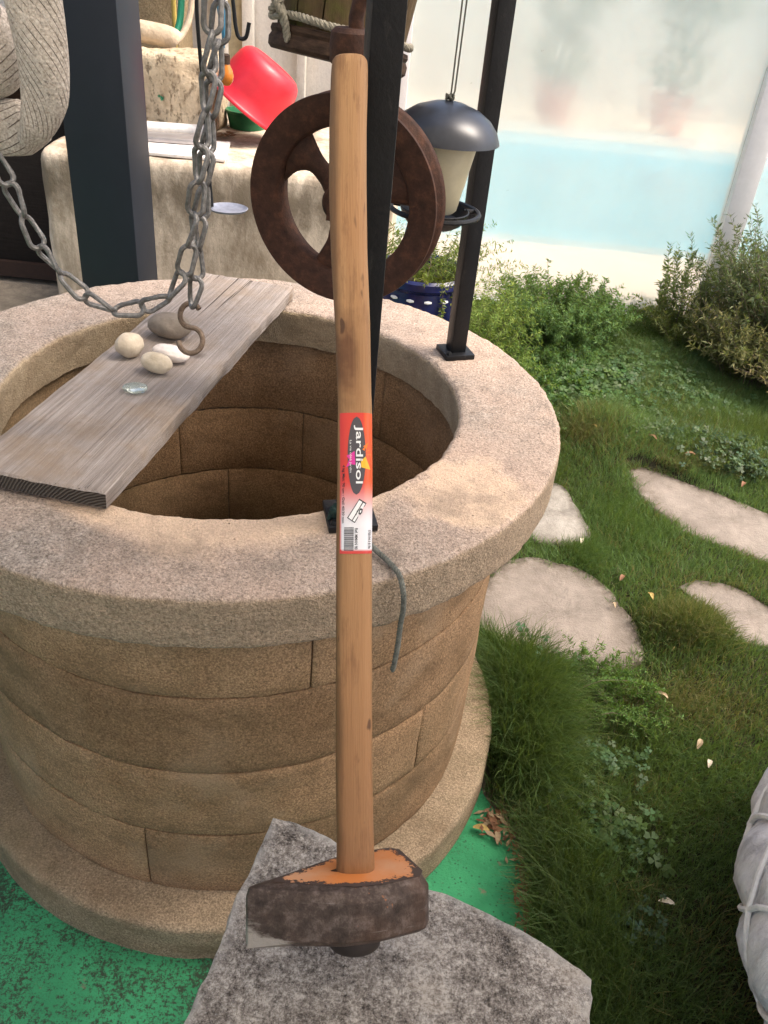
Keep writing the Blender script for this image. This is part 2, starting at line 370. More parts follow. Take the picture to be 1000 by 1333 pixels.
def mat_head():
    m = Mat('scaled_forged_steel'); x = m.xyz()
    f = m.noise(75, 7, .75); g = m.noise(14, 5, .6)
    col = m.ramp(f, [(.30, (.026, .018, .014)), (.50, (.068, .048, .039)), (.72, (.19, .15, .13))])
    col = m.mix(m.math('MULTIPLY', m.ramp(g, [(.48, 0.0), (.64, 1.0)]), .4), col, (.10, .052, .032))
    scr = m.ramp(m.noise(60, 3, .6, vec=m.mapped(scale=(.25, 1, 3.2), rot=(0, .5, 0))), [(.66, 0.0), (.70, 1.0)])
    col = m.mix(m.math('MULTIPLY', scr, .5), col, (.24, .21, .19))
    # smear of pale plaster at the bottom of the blade end
    pl = m.math('ADD', m.math('MULTIPLY', x[0], -10.0), m.math('ADD', m.math('MULTIPLY', m.math('SUBTRACT', x[2], .028), -22.0), m.math('MULTIPLY', m.noise(60, 5, .7, vec=m.mapped(scale=(.5, .5, 1.6))), .9)))
    plm = m.ramp(m.math('SUBTRACT', pl, 1.0), [(.06, 0.0), (.24, 1.0)])
    col = m.mix(m.math('MULTIPLY', plm, .7), col, (.42, .385, .34))
    # a few orange paint traces left on the cheek
    tr = m.ramp(m.noise(95, 4, .7, vec=m.mapped(scale=(1, 1, .5))), [(.63, 0.0), (.67, 1.0)])
    tm = m.ramp(m.math('ADD', m.math('ABSOLUTE', m.math('SUBTRACT', x[0], .018)), m.math('MULTIPLY', m.math('ABSOLUTE', m.math('SUBTRACT', x[2], .056)), .6)), [(.012, 1.0), (.03, 0.0)])
    col = m.mix(m.math('MULTIPLY', m.math('MULTIPLY', tr, tm), .9), col, (.42, .15, .04))
    return m.out(col, .55, m.bump(m.math('ADD', f, g), .0018, .9), .45, .4)
def mat_orange():
    m = Mat('worn_orange_paint'); f = m.noise(70, 7, .75); g = m.noise(230, 3, .7)
    x = m.xyz()
    e = m.math('ADD', m.math('MULTIPLY', f, .7), m.math('MULTIPLY', g, .35))
    e = m.math('SUBTRACT', e, m.math('MULTIPLY', m.attr('edge'), .30))
    col = m.mix(m.ramp(m.noise(18, 4), [(.35, 0.0), (.65, 1.0)]), (.56, .19, .05), (.55, .29, .16))
    mask = m.ramp(e, [(.335, 0.0), (.365, 1.0)])
    col = m.mix(mask, (.065, .045, .038), col)
    return m.out(col, .6, m.bump(mask, .0008, .8), spec=.3)
MT = {}
def m_mul(m, a, b): return m.math('MULTIPLY', a, b)
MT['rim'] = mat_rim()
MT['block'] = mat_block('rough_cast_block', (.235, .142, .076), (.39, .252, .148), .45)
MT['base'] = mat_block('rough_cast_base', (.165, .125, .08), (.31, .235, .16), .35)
MT['mortar'] = plain('dark_joint_mortar', (.12, .10, .08), .95)
MT['slab'] = mat_slab(); MT['floor'] = mat_floor(); MT['plank'] = mat_wood_plank(); MT['end'] = mat_endgrain()
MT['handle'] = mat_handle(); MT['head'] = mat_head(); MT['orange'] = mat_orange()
MT['rust'] = mat_rust('brown_rusted_iron', (.022, .010, .007), (.056, .024, .015), (.12, .050, .027), .72, 60, .15)
MT['galv'] = mat_rust('dull_galvanised_steel', (.12, .115, .11), (.24, .235, .23), (.38, .375, .37), .5, 120, .75)
MT['hookrust'] = mat_rust('rusty_hook_steel', (.10, .065, .045), (.19, .14, .105), (.27, .22, .18), .6, 110, .5)
bm_ = Mat('black_enamel'); bw_ = bm_.ramp(bm_.noise(55, 6, .75, vec=bm_.mapped(scale=(1, 1, .4))), [(.60, 0.0), (.70, 1.0)])
MT['black'] = bm_.out(bm_.mix(m_mul(bm_, bw_, .45), bm_.ramp(bm_.noise(12, 4), [(.3, (.004, .0045, .006)), (.7, (.009, .010, .012))]), (.055, .05, .045)), bm_.math('MULTIPLY_ADD', bw_, .3, .42), bm_.bump(bm_.noise(140, 4), .0007), spec=.3)
MT['slate'] = plain('slate_blue_aluminium', (.013, .017, .026), .5, .0, .35, 8, .12)
MT['soil'] = plain('dark_garden_soil', (.032, .030, .015), .95, nz=60, amt=.5, bump=.01, bs=60)
MT['ground'] = plain('dusty_gravel', (.26, .22, .17), .95, nz=20, amt=.25, bump=.006, bs=120)

# ------------------------------------------------------------------ the setting: ground, floor, lawn soil, pool
ZT = .8042
PX0, PX1, PY0, PY1 = -.6, 7.5, 3.86, 7.45
def strips(mb, x0, x1, y0, y1, z, hole):
    hx0, hx1, hy0, hy1 = hole
    for (a, b, c, d) in ((x0, hx0, y0, y1), (hx1, x1, y0, y1), (hx0, hx1, y0, hy0), (hx0, hx1, hy1, y1)):
        mb.add([(a, c, z), (b, c, z), (b, d, z), (a, d, z)], [(0, 1, 2, 3)])
g = MB(); strips(g, -80, 80, -80, 80, -.02, (PX0 - .2, PX1 + .2, PY0 - .2, PY1 + .2))
tag(obj('ground', g, MT['ground'], smooth=False), kind='structure')
g = MB(); N = 40
pad = [(-3.2, -2.6), (.62, -2.6), (.625, -.9), (.632, -.55), (.604, -.44), (.612, -.36), (.603, -.28), (.566, -.2), (.535, -.15), (.40, .45), (.2, .7), (-3.2, .7)]
g.prism(pad, -.018, 0.0)
tag(obj('painted_floor', g, MT['floor'], smooth=False), kind='structure')

# ------------------------------------------------------------------ the well
well = thing('stone_well', 'round stone well with a thick pale coping ring and curved brown blocks', 'well', (0, 0, 0))
RO, RI, RT = .55, .379, .0793
def ring_mesh(prof, seg, amp, sc, seed):
    a = np.linspace(0, 2 * np.pi, seg, endpoint=False); p = np.array(prof); m = len(p)
    V = np.stack([p[None, :, 0] * np.cos(a)[:, None], p[None, :, 0] * np.sin(a)[:, None], np.broadcast_to(p[None, :, 1], (seg, m))], -1)
    nr = np.roll(p, -1, 0) - np.roll(p, 1, 0); nn = np.stack([nr[:, 1], -nr[:, 0]], 1); nn /= np.linalg.norm(nn, axis=1)[:, None] + 1e-9
    d = fbm(V * sc, seed, 4) * amp + fbm(V * sc * .22, seed + 9, 2) * amp * .7
    V[..., 0] += d * nn[None, :, 0] * np.cos(a)[:, None]; V[..., 1] += d * nn[None, :, 0] * np.sin(a)[:, None]; V[..., 2] += d * nn[None, :, 1]
    mb = MB(); idx = np.arange(seg * m).reshape(seg, m); fs = []
    for k in range(seg):
        l = (k + 1) % seg
        for i in range(m):
            j = (i + 1) % m; fs.append((idx[k, i], idx[l, i], idx[l, j], idx[k, j]))
    return mb.add(V.reshape(-1, 3), fs)
def arc(cx, cz, r, a0, a1, n): return [(cx + r * math.cos(R_(a0 + (a1 - a0) * i / n)), cz + r * math.sin(R_(a0 + (a1 - a0) * i / n))) for i in range(n + 1)]
def lin(a, b, n): return [(a[0] + (b[0] - a[0]) * i / n, a[1] + (b[1] - a[1]) * i / n) for i in range(1, n)]
z0, z1 = ZT - RT, ZT
prof = [(RI + .006, z0)] + lin((RI + .006, z0), (RO - .004, z0), 6) + arc(RO - .004, z0 + .004, .004, -90, 0, 2) + lin((RO, z0 + .004), (RO, z1 - .010), 10) \
    + arc(RO - .010, z1 - .010, .010, 0, 90, 5) + lin((RO - .010, z1), (RI + .012, z1), 22) + arc(RI + .012, z1 - .012, .012, 90, 180, 5) + lin((RI, z1 - .012), (RI + .006, z0), 8)
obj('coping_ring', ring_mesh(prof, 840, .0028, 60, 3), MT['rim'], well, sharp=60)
RD, RDI, DRUMB = .4769, .394, ZT - .7147
zj = [z0, ZT - .2453, ZT - .405, ZT - .560, DRUMB]            # joint levels of the four courses
def block(a0, a1, zb, zt, seed):
    gap = .0011; seg = max(6, int((a1 - a0) / R_(.75))); nz = 9
    mb = MB(); rows = []
    bev = .0022
    for k in range(seg + 1):
        t = k / seg; a = a0 + (a1 - a0) * t
        endd = min(k, seg - k)
        sh = (gap if endd == 0 else 0) / RD
        aa = a + (sh if k == 0 else -sh if k == seg else 0)
        if k == 1: aa = a0 + .005 / RD
        if k == seg - 1: aa = a1 - .005 / RD
        jt = float(fbm(np.array([math.cos(a) * 26, math.sin(a) * 26, seed * 3.1]), 5, 4)) * .0052; jb = float(fbm(np.array([math.cos(a) * 26, math.sin(a) * 26, seed * 7.7]), 6, 4)) * .0052
        T, B = zt - gap - max(jt, 0) - .0022 * math.sin(a * 5 + zt * 40), zb + gap + max(jb, 0) - .0022 * math.sin(a * 5 + zb * 40)
        e = bev if endd == 0 else 0
        ro, ri = RD - e, RDI + e
        sec = [(ro - bev, B), (ro - .001, B + bev)] + [(ro, B + bev + (T - B - 2 * bev) * i / nz) for i in range(1, nz)] + [(ro - .001, T - bev), (ro - bev, T), (ri + bev, T), (ri + .001, T - bev), (ri, T - .5 * (T - B)), (ri + .001, B + bev), (ri + bev, B)]
        rows.append([(r * math.cos(aa), r * math.sin(aa), z) for r, z in sec])
    V = np.array(rows); ns = V.shape[1]
    dd = fbm(V * 26, seed, 3) * .003 + fbm(V * 6, seed + 40, 2) * .003
    rad = np.linalg.norm(V[..., :2], axis=-1, keepdims=True); sgn = np.where(rad > .44, 1, -1)
    V[..., :2] *= 1 + sgn * dd[..., None] / rad
    fs = []
    for k in range(seg):
        for i in range(ns): j = (i + 1) % ns; fs.append((k * ns + i, (k + 1) * ns + i, (k + 1) * ns + j, k * ns + j))
    fs.append(tuple(range(ns))); fs.append(tuple(seg * ns + i for i in range(ns - 1, -1, -1)))
    return mb.add(V.reshape(-1, 3), fs)
angs = [[-66.4, 10, 52, 125, 196], [4, 80, 120.5, 192], [-39.1, 33, 105, 182], [-97.7, -8, 72, 150, 206]]
k_ = 0
for c in range(4):
    A = angs[c]
    for i, a in enumerate(A):
        b = A[i + 1] if i + 1 < len(A) else A[0] + 360
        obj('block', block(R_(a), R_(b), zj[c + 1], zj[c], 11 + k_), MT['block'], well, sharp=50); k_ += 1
obj('mortar', MB().lathe([(.400, DRUMB), (.4700, DRUMB), (.4700, z0 - .001), (.400, z0 - .001)], 96, closed=True), MT['mortar'], well)
RB = .5456
bp = [(.36, .001)] + lin((.36, .001), (RB, .001), 3) + [(RB, .001)] + lin((RB, .001), (RB, DRUMB - .012), 7) + arc(RB - .012, DRUMB - .012, .012, 0, 90, 4) + lin((RB - .012, DRUMB), (.40, DRUMB), 10) + [(.40, DRUMB)] + lin((.40, DRUMB), (.36, .001), 5)
obj('base_ring', ring_mesh(bp, 300, .005, 24, 21), MT['base'], well, sharp=60)
obj('shaft_floor', MB().lathe([(0, .03), (.39, .03)], 48), MT['soil'], well)

# ------------------------------------------------------------------ plank, pebbles
pl_n = Vector((-.091, -.394, ZT + .0035)); pl_d = Vector((.152, .9884, 0)).normalized(); pl_w = Vector((-.9884, .152, 0)).normalized()
L_, W_, T_ = .835, .202, .027
def plank_mesh():
    mb = MB(); nu, nv = 60, 14
    def P(u, v, t):
        e = .004 * float(vnoise(np.array([u * 9, v * 40, 1.0]), 2)) * (1 if v in (0, 1) else 0)
        p = Vector((u * L_, v * W_ + e, t)); return p
    us = [0, .004 / L_] + [i / nu for i in range(1, nu)] + [1 - .004 / L_, 1]; vs = [0, .0035 / W_] + [i / nv for i in range(1, nv)] + [1 - .0035 / W_, 1]
    V = []; 
    for t in (0, 1):
        for u in us:
            for v in vs:
                edge = min(u, 1 - u) * L_ < .001 or min(v, 1 - v) * W_ < .001
                z = T_ * t + (.0035 if (edge and t == 0) else -.003 if (edge and t == 1) else 0)
                cup = .0016 * ((v - .5) * 2) ** 2
                z += cup * t + (float(fbm(np.array([u * 5, v * 22, 3.0]), 4, 2)) * .0018 if t else 0)
                e = .003 * float(fbm(np.array([u * 22, v * 3, t]), 8, 2)) if v in (0, 1) else 0
                e2 = .003 * float(fbm(np.array([v * 12, u, 2.0]), 9, 2)) if u in (0, 1) else 0
                V.append((u * L_ + e2, v * W_ + e, z))
    nU, nV = len(us), len(vs); I = lambda t, i, j: t * nU * nV + i * nV + j
    F = []; M = []
    for i in range(nU - 1):
        for j in range(nV - 1):
            F.append((I(0, i, j), I(0, i, j + 1), I(0, i + 1, j + 1), I(0, i + 1, j))); M.append(0)
            F.append((I(1, i, j), I(1, i + 1, j), I(1, i + 1, j + 1), I(1, i, j + 1))); M.append(0)
    for i in range(nU - 1):
        for j in (0, nV - 1): F.append((I(0, i, j), I(0, i + 1, j), I(1, i + 1, j), I(1, i, j))); M.append(0)
    for j in range(nV - 1):
        for i in (0, nU - 1): F.append((I(0, i, j), I(0, i, j + 1), I(1, i, j + 1), I(1, i, j))); M.append(1)
    mb.v = V; mb.f = F; mb.m = M; return mb
pm = plank_mesh()
po = obj('plank', pm, [MT['plank'], MT['end']], merge=True, sharp=40)
po.location = pl_n; po.rotation_euler = (0, 0, math.atan2(pl_d.y, pl_d.x))
tag(po, 'weathered grey wooden plank lying across the mouth of the well', 'plank')
ZP = ZT + .0035 + T_
def pebble(name, x, y, rx, ry, rz, rot, mat, label, seed, cat='pebble', tilt=0, amp=.12):
    bm = bmesh.new(); bmesh.ops.create_icosphere(bm, subdivisions=4, radius=1.0)
    P = np.array([v.co[:] for v in bm.verts]); d = 1 + amp * fbm(P * 1.3, seed, 3) + .02 * fbm(P * 6, seed + 3, 2); P = P * d[:, None] * np.array([rx, ry, rz])
    c, s = math.cos(rot), math.sin(rot); ct, st = math.cos(tilt), math.sin(tilt)
    P = np.stack([P[:, 0] * ct - P[:, 2] * st, P[:, 1], P[:, 0] * st + P[:, 2] * ct], 1)
    P = np.stack([P[:, 0] * c - P[:, 1] * s, P[:, 0] * s + P[:, 1] * c, P[:, 2]], 1)
    mb = MB(); mb.v = [tuple(p + np.array([x, y, ZP - P[:, 2].min() - .0005])) for p in P]; mb.f = [tuple(v.index for v in f.verts) for f in bm.faces]; mb.m = [0] * len(mb.f); bm.free()
    o = obj(name, mb, mat, loc=(x, y, ZP)); return tag(o, label, cat, 'pebbles lying on the plank')
def pebmat(n, a, b, sc=45, rough=.6):
    m = Mat(n); f = m.noise(sc, 6, .65); return m.out(m.ramp(f, [(.3, a), (.7, b)]), rough, m.bump(m.noise(160, 3), .0012), spec=.25)
pebble('pebble', -.140, .112, .040, .029, .0225, R_(-12), pebmat('grey_brown_pebble', (.15, .125, .10), (.25, .21, .17)), 'large grey brown pebble under the hanging hook', 1)
pebble('pebble', -.184, .018, .0235, .020, .0215, R_(30), pebmat('cream_pebble', (.46, .385, .29), (.60, .52, .41)), 'rounded cream pebble on the left of the pebble cluster', 5, amp=.2)
pebble('shell', -.114, .020, .034, .021, .0135, R_(-22), pebmat('white_shell', (.62, .55, .50), (.76, .70, .66)), 'flat white shell just behind the small cream pebble', 9, 'shell')
pebble('pebble', -.124, -.032, .027, .0185, .0175, R_(-18), pebmat('yellow_cream_pebble', (.44, .365, .26), (.66, .58, .46)), 'oval yellowish cream pebble in front of the white shell', 14)
gm = Mat('clear_glass'); gm.out((.80, .88, .82), .12, spec=.6, **{'Transmission Weight': .85, 'IOR': 1.4})
pebble('glass_pebble', -.137, -.107, .020, .013, .008, R_(10), gm.m, 'clear glass pebble alone nearest the front of the plank', 20, 'glass pebble')

# ------------------------------------------------------------------ iron frame over the well
FPX, FPY = .2245, -.352; BPX, BPY = .3755, .232; APX, APY = -.40, -.17; TOPZ = 2.12
frame = thing('well_gantry', 'black iron frame of square posts bolted to the well coping', 'frame', (.2, 0, ZT))
def post(x, y, s, rot, z1):
    M = Matrix.Rotation(rot, 3, 'Z'); return MB().box((x, y, (ZT + .010 + z1) / 2), (s, s, z1 - ZT - .010), M)
for x, y, rot, pz, ps in ((FPX, FPY, R_(14), .066, .034), (BPX, BPY, R_(20), .058, .030), (APX, APY, R_(-20), .075, .034)):
    obj('post', post(x, y, ps, rot, TOPZ), MT['black'], frame, bevel=.002)
    M = Matrix.Rotation(rot, 3, 'Z')
    obj('base_plate', MB().box((x, y, ZT + .006), (pz, pz, .010), M), MT['black'], frame, bevel=.0015)
    for a, b in ((1, 1), (-1, -1)):
        p = Vector((x, y, 0)) + M @ Vector((a * pz * .38, b * pz * .38, 0))
        obj('bolt', MB().lathe([(0, ZT + .017), (.004, ZT + .0165), (.0055, ZT + .013), (.0055, ZT + .0105)], 8, c=(p.x, p.y, 0)), MT['black'], frame)
d_ = Vector((BPX - FPX, BPY - FPY, 0))
obj('cross_bar', MB().tube([(FPX, FPY, TOPZ + .017), (BPX, BPY, TOPZ + .017)], .02, 4), MT['black'], frame, smooth=False)
mid = Vector((FPX, FPY, TOPZ + .017)) + d_ * .49
obj('cross_bar', MB().tube([mid + Vector((-.03, 0, .0)), (-.13, -.10, TOPZ + .017), (APX, APY, TOPZ + .017)], .02, 4), MT['black'], frame, smooth=False)

# ------------------------------------------------------------------ pulley
PC = Vector((.174, -.066, 1.147)); wa = R_(17)
PM = Matrix.Rotation(-wa, 3, 'Z') @ Matrix.Rotation(R_(-90), 3, 'X')      # local Z -> axle pointing away from the viewer, X -> right
PM = Matrix(((math.cos(wa), 0, math.sin(wa)), (-math.sin(wa), 0, math.cos(wa)), (0, 1, 0)))
pul = thing('well_pulley', 'large rusty spoked iron pulley wheel hanging above the well mouth', 'pulley', tuple(PC))
wheel_p = [(.098, -.015), (.101, -.018), (.130, -.022), (.1385, -.023), (.1395, -.020), (.136, -.014), (.124, -.006), (.122, 0), (.124, .006), (.136, .014), (.1395, .020), (.1385, .023), (.130, .022), (.101, .018), (.098, .015), (.0965, 0)]
obj('rim', MB().lathe(wheel_p, 120, c=PC, M=PM, closed=True), MT['rust'], pul, sharp=50)
for a in (138, 258, 18):
    pts = []; rad = []
    for i in range(15):
        t = i / 14; rr = .014 + .088 * t; ang = R_(a) + .30 * (t - .35) ** 2 * (1 if t > .35 else -.5)
        pts.append(PC + PM @ Vector((rr * math.cos(ang), rr * math.sin(ang), 0))); rad.append(.0165 - .003 * math.sin(t * math.pi) + .030 * max(0, t - .50) ** 1.6 * 3.2 + .012 * max(0, .3 - t) * 2)
    mb = MB(); n = len(pts); seg = 12
    T = [(pts[min(i + 1, n - 1)] - pts[max(i - 1, 0)]).normalized() for i in range(n)]; ax = PM @ Vector((0, 0, 1)); vs = []
    for i in range(n):
        s_ = ax.cross(T[i]).normalized()
        for k in range(seg): q = 2 * math.pi * k / seg; vs.append(pts[i] + s_ * (rad[i] * math.cos(q)) + ax * (.0105 * math.sin(q)))
    mb.add(vs, [(i * seg + k, i * seg + (k + 1) % seg, (i + 1) * seg + (k + 1) % seg, (i + 1) * seg + k) for i in range(n - 1) for k in range(seg)])
    obj('spoke', mb, MT['rust'], pul)
obj('hub', MB().lathe([(0, -.03), (.022, -.03), (.026, -.026), (.027, 0), (.026, .026), (.022, .03), (0, .03)], 28, c=PC, M=PM), MT['rust'], pul)
for sgn in (-1, 1):
    mb = MB(); zf = sgn * .036
    pts = [PC + PM @ Vector(p) for p in ((-.012, -.02, zf), (.012, -.02, zf), (.010, .12, zf), (.010, .17, zf * .55), (-.010, .17, zf * .55), (-.010, .12, zf))]
    th = PM @ Vector((0, 0, .006 * sgn))
    q = pts + [p + th for p in pts]
    mb.add(q, [(0, 1, 2, 5), (5, 2, 3, 4), (6, 11, 8, 7), (11, 10, 9, 8), (0, 6, 7, 1), (1, 7, 8, 2), (2, 8, 9, 3), (3, 9, 10, 4), (4, 10, 11, 5), (5, 11, 6, 0)])
    obj('fork_arm', mb, MT['rust'], pul, smooth=False)
BC = PC + Vector((-.004, -.016, .194))
obj('axle', MB().tube([PC - ax * .046, PC + ax * .046], .010, 14), MT['rust'], pul)
obj('swivel_block', MB().lathe([(0, -.022), (.024, -.022), (.0262, -.019), (.0270, .0), (.0255, .014), (.020, .019), (0, .020)], 32, c=BC), MT['rust'], pul)
hk = []
for i in range(25):
    t = i / 24; a = R_(-70 + 250 * t); hk.append((0, 0, 0))
hk = [BC + Vector(p) for p in ((.006, 0, .012), (.005, 0, .03), (.008, 0, .045), (.017, 0, .058), (.03, 0, .070), (.038, 0, .088), (.036, 0, .108), (.024, 0, .122), (.008, 0, .126), (-.008, 0, .118), (-.017, 0, .104))]
obj('swivel_hook', MB().tube(hk, .0095, 12), MT['rust'], pul)
hp = BC + Vector((.010, 0, .118))
hang = MB().tube([hp + Vector((0, 0, -.002)), hp + Vector((.004, .006, .3)), (hp.x + .006, -.075, TOPZ + .01)], .004, 8)
tag(obj('suspension_rod', hang, MT['black'], loc=tuple(hp)), 'thin dark rod above the pulley hook, holding it to the frame', 'rod')

# ------------------------------------------------------------------ chain with its S hook
def link_mesh(L, Wd, r):
    pts = []; h = L / 2 - Wd / 2; wr = Wd / 2 - r
    for i in range(11): a = math.pi * i / 10; pts.append((h + wr * math.sin(a), wr * math.cos(a), 0))
    for i in range(11): a = math.pi * i / 10; pts.append((-h - wr * math.sin(a), -wr * math.cos(a), 0))
    P = []
    for p in pts:    # twisted links
        tw = R_(32) * p[0] / (L / 2); P.append((p[0], p[1] * math.cos(tw), p[1] * math.sin(tw)))
    return MB().tube(P, r, 8, closed=True)
chain = thing('steel_chain', 'grey steel chain looping from the hat up past the slate post', 'chain', (-.116, -.22, 1.013))
lk0 = obj('link', link_mesh(.0485, .0262, .0034), MT['galv']); lk0.parent = chain
PITCH = .0405
def catmull(P, n=40):
    P = [Vector(p) for p in P]; P = [P[0] * 2 - P[1]] + P + [P[-1] * 2 - P[-2]]; o = []
    for i in range(1, len(P) - 2):
        for k in range(n):
            t = k / n; a, b, c, d = P[i - 1], P[i], P[i + 1], P[i + 2]
            o.append(.5 * ((2 * b) + (c - a) * t + (2 * a - 5 * b + 4 * c - d) * t * t + (3 * b - a - 3 * c + d) * t ** 3))
    return o + [P[-2]]
first = [True]
def chain_along(ctrl, twist0=0):
    P = catmull(ctrl); S = [0]
    for i in range(1, len(P)): S.append(S[-1] + (P[i] - P[i - 1]).length)
    def at(s):
        i = min(max(np.searchsorted(S, s) - 1, 0), len(P) - 2); t = (s - S[i]) / max(1e-9, S[i + 1] - S[i]); return P[i].lerp(P[i + 1], t)
    n = int(S[-1] / PITCH)
    for k in range(n):
        a, b = at(k * PITCH), at((k + 1) * PITCH); d = (b - a).normalized(); c = (a + b) / 2
        q = d.to_track_quat('X', 'Z') @ Matrix.Rotation(R_(35 + twist0 + 90 * (k % 2) + random.uniform(-14, 14)), 3, 'X').to_quaternion()
        o = lk0 if first[0] else copyobj(lk0, chain); first[0] = False
        o.rotation_mode = 'QUATERNION'; o.rotation_quaternion = q; o.location = c - Vector(chain.location)
A1 = [(-.345, -.20, 1.42), (-.29, -.215, 1.28), (-.243, -.22, 1.19), (-.216, -.22, 1.11), (-.192, -.22, 1.068), (-.156, -.22, 1.03), (-.116, -.22, 1.013), (-.074, -.22, 1.023), (-.036, -.22, 1.046), (-.017, -.222, 1.085), (-.004, -.224, 1.14), (.007, -.225, 1.21), (.016, -.22, 1.28), (.026, -.21, 1.40), (.022, -.16, 1.75), (.0, -.113, TOPZ + .03)]
chain_along([(-.395, -.175, TOPZ + .03), (-.38, -.18, 1.7)] + A1)
chain_along([(-.0175, -.199, 1.022), (-.008, -.2, 1.065), (-.003, -.2, 1.12), (.008, -.202, 1.20), (.020, -.2, 1.29), (.032, -.195, 1.40), (.03, -.15, 1.75), (.008, -.108, TOPZ + .03)], 20)
hc = Vector((-.0205, -.200, .994)); pts = []
sx, sz = CR, CU
for i in range(15): a = R_(30 + 235 * i / 14); pts.append(hc + CR * (.0140 * math.cos(a)) + CU * (.0145 + .0165 * math.sin(a)))
for i in range(1, 19): a = R_(85 - 262 * i / 18); pts.append(hc + CR * (.0005 + .0165 * math.cos(a)) + CU * (-.0200 + .0178 * math.sin(a)))
tag(obj('s_hook', MB().tube(pts, .0038, 10), MT['hookrust'], loc=tuple(hc)), 'rusty steel S hook at the end of the chain over the plank', 'hook')

# ------------------------------------------------------------------ stone pillar in front
PZ = .6345
sl_poly = [(.179, -.705), (.206, -.709), (.246, -.721), (.300, -.747), (.358, -.771), (.390, -.780), (.423, -.793), (.461, -.811), (.494, -.831), (.512, -.842), (.5195, -.850), (.519, -.868), (.512, -.897), (.505, -.949), (.498, -1.02), (.30, -1.06), (.125, -1.03), (.125, -.981), (.135, -.927), (.148, -.856), (.163, -.776)]
pil = thing('stone_pillar', 'square pillar with a chipped grey lichen-speckled top slab under the maul', 'pillar', (.32, -.87, 0))
def slab_mesh(poly, zb, zt):
    # resample the outline, then build rounded edge loops inward and a fine top grid of rings
    P = [Vector((x, y)) for x, y in poly]; n = len(P); Q = []
    for i in range(n):
        a, b = P[i], P[(i + 1) % n]; k = max(1, int((b - a).length / .006))
        for j in range(k): Q.append(a.lerp(b, j / k))
    Q = np.array([q[:] for q in Q]); c = Q.mean(0); m = len(Q)
    ch = fbm(np.stack([Q[:, 0] * 30, Q[:, 1] * 30, 0 * Q[:, 0]], 1), 31, 3)
    Q = Q + (Q - c) / np.linalg.norm(Q - c, axis=1)[:, None] * (ch * .006)[:, None]
    # keep counter-clockwise
    ar = np.sum(Q[:, 0] * np.roll(Q[:, 1], -1) - np.roll(Q[:, 0], -1) * Q[:, 1])
    if ar < 0: Q = Q[::-1]
    rings = [(1.0, zb), (1.0, zb + .012), (1.0, zt - .009), (.992, zt - .003), (.982, zt)] + [(s, zt) for s in np.linspace(.94, .04, 20)]
    V = np.array([[(c[0] + (x - c[0]) * s, c[1] + (y - c[1]) * s, z) for x, y in Q] for s, z in rings])
    V[3:, :, 2] += fbm(V[3:] * 55, 33, 3) * .0022
    V[:5, :, :2] += (fbm(V[:5] * 40, 37, 3) * .004)[..., None] * ((Q - c) / np.linalg.norm(Q - c, axis=1)[:, None])[None]
    F = [tuple(range(m - 1, -1, -1))]
    for r in range(len(rings) - 1):
        for i in range(m): j = (i + 1) % m; F.append((r * m + i, r * m + j, (r + 1) * m + j, (r + 1) * m + i))
    F.append(tuple((len(rings) - 1) * m + i for i in range(m)))
    return MB().add(V.reshape(-1, 3), F)
so_ = obj('slab', slab_mesh(sl_poly, PZ - .055, PZ), MT['slab'], pil, sharp=60)
nv_ = len(so_.data.vertices) // 25; ea = np.zeros((25, nv_, 4), np.float32); ea[2:6, :, :3] = np.array([.6, 1, 1, .35])[:, None, None]
so_.data.color_attributes.new('edge', 'FLOAT_COLOR', 'POINT').data.foreach_set('color', ea.ravel())
obj('pier', MB().box((.325, -.91, (PZ - .056) / 2), (.26, .22, PZ - .056), Matrix.Rotation(R_(-12), 3, 'Z')), MT['slab'], pil, bevel=.006)

# ------------------------------------------------------------------ splitting maul
C0 = Vector((0.27, -1.2957, 1.4624))
def at(px, py, t): return C0 + (CF + CR * ((px - 500) / 1106.6) - CU * ((py - 666.5) / 1106.6)) * t
HT = .787
h_bot, h_top = at(462, 1232, HT), at(456.5, 79, HT + .012)
h_ax = (h_top - h_bot).normalized(); e1 = (CR - h_ax * CR.dot(h_ax)).normalized(); e2 = h_ax.cross(e1)      # e2 points at the viewer or away
if e2.dot(CF) > 0: e2 = -e2
HL = (h_top - h_bot).length
maul = thing('splitting_maul', 'long wooden-handled splitting maul with orange painted iron head leaning on the post', 'maul', tuple(h_bot))
maul.rotation_mode = 'QUATERNION'; HQ = Matrix((e1, -e2, h_ax)).transposed(); maul.rotation_quaternion = HQ.to_quaternion()
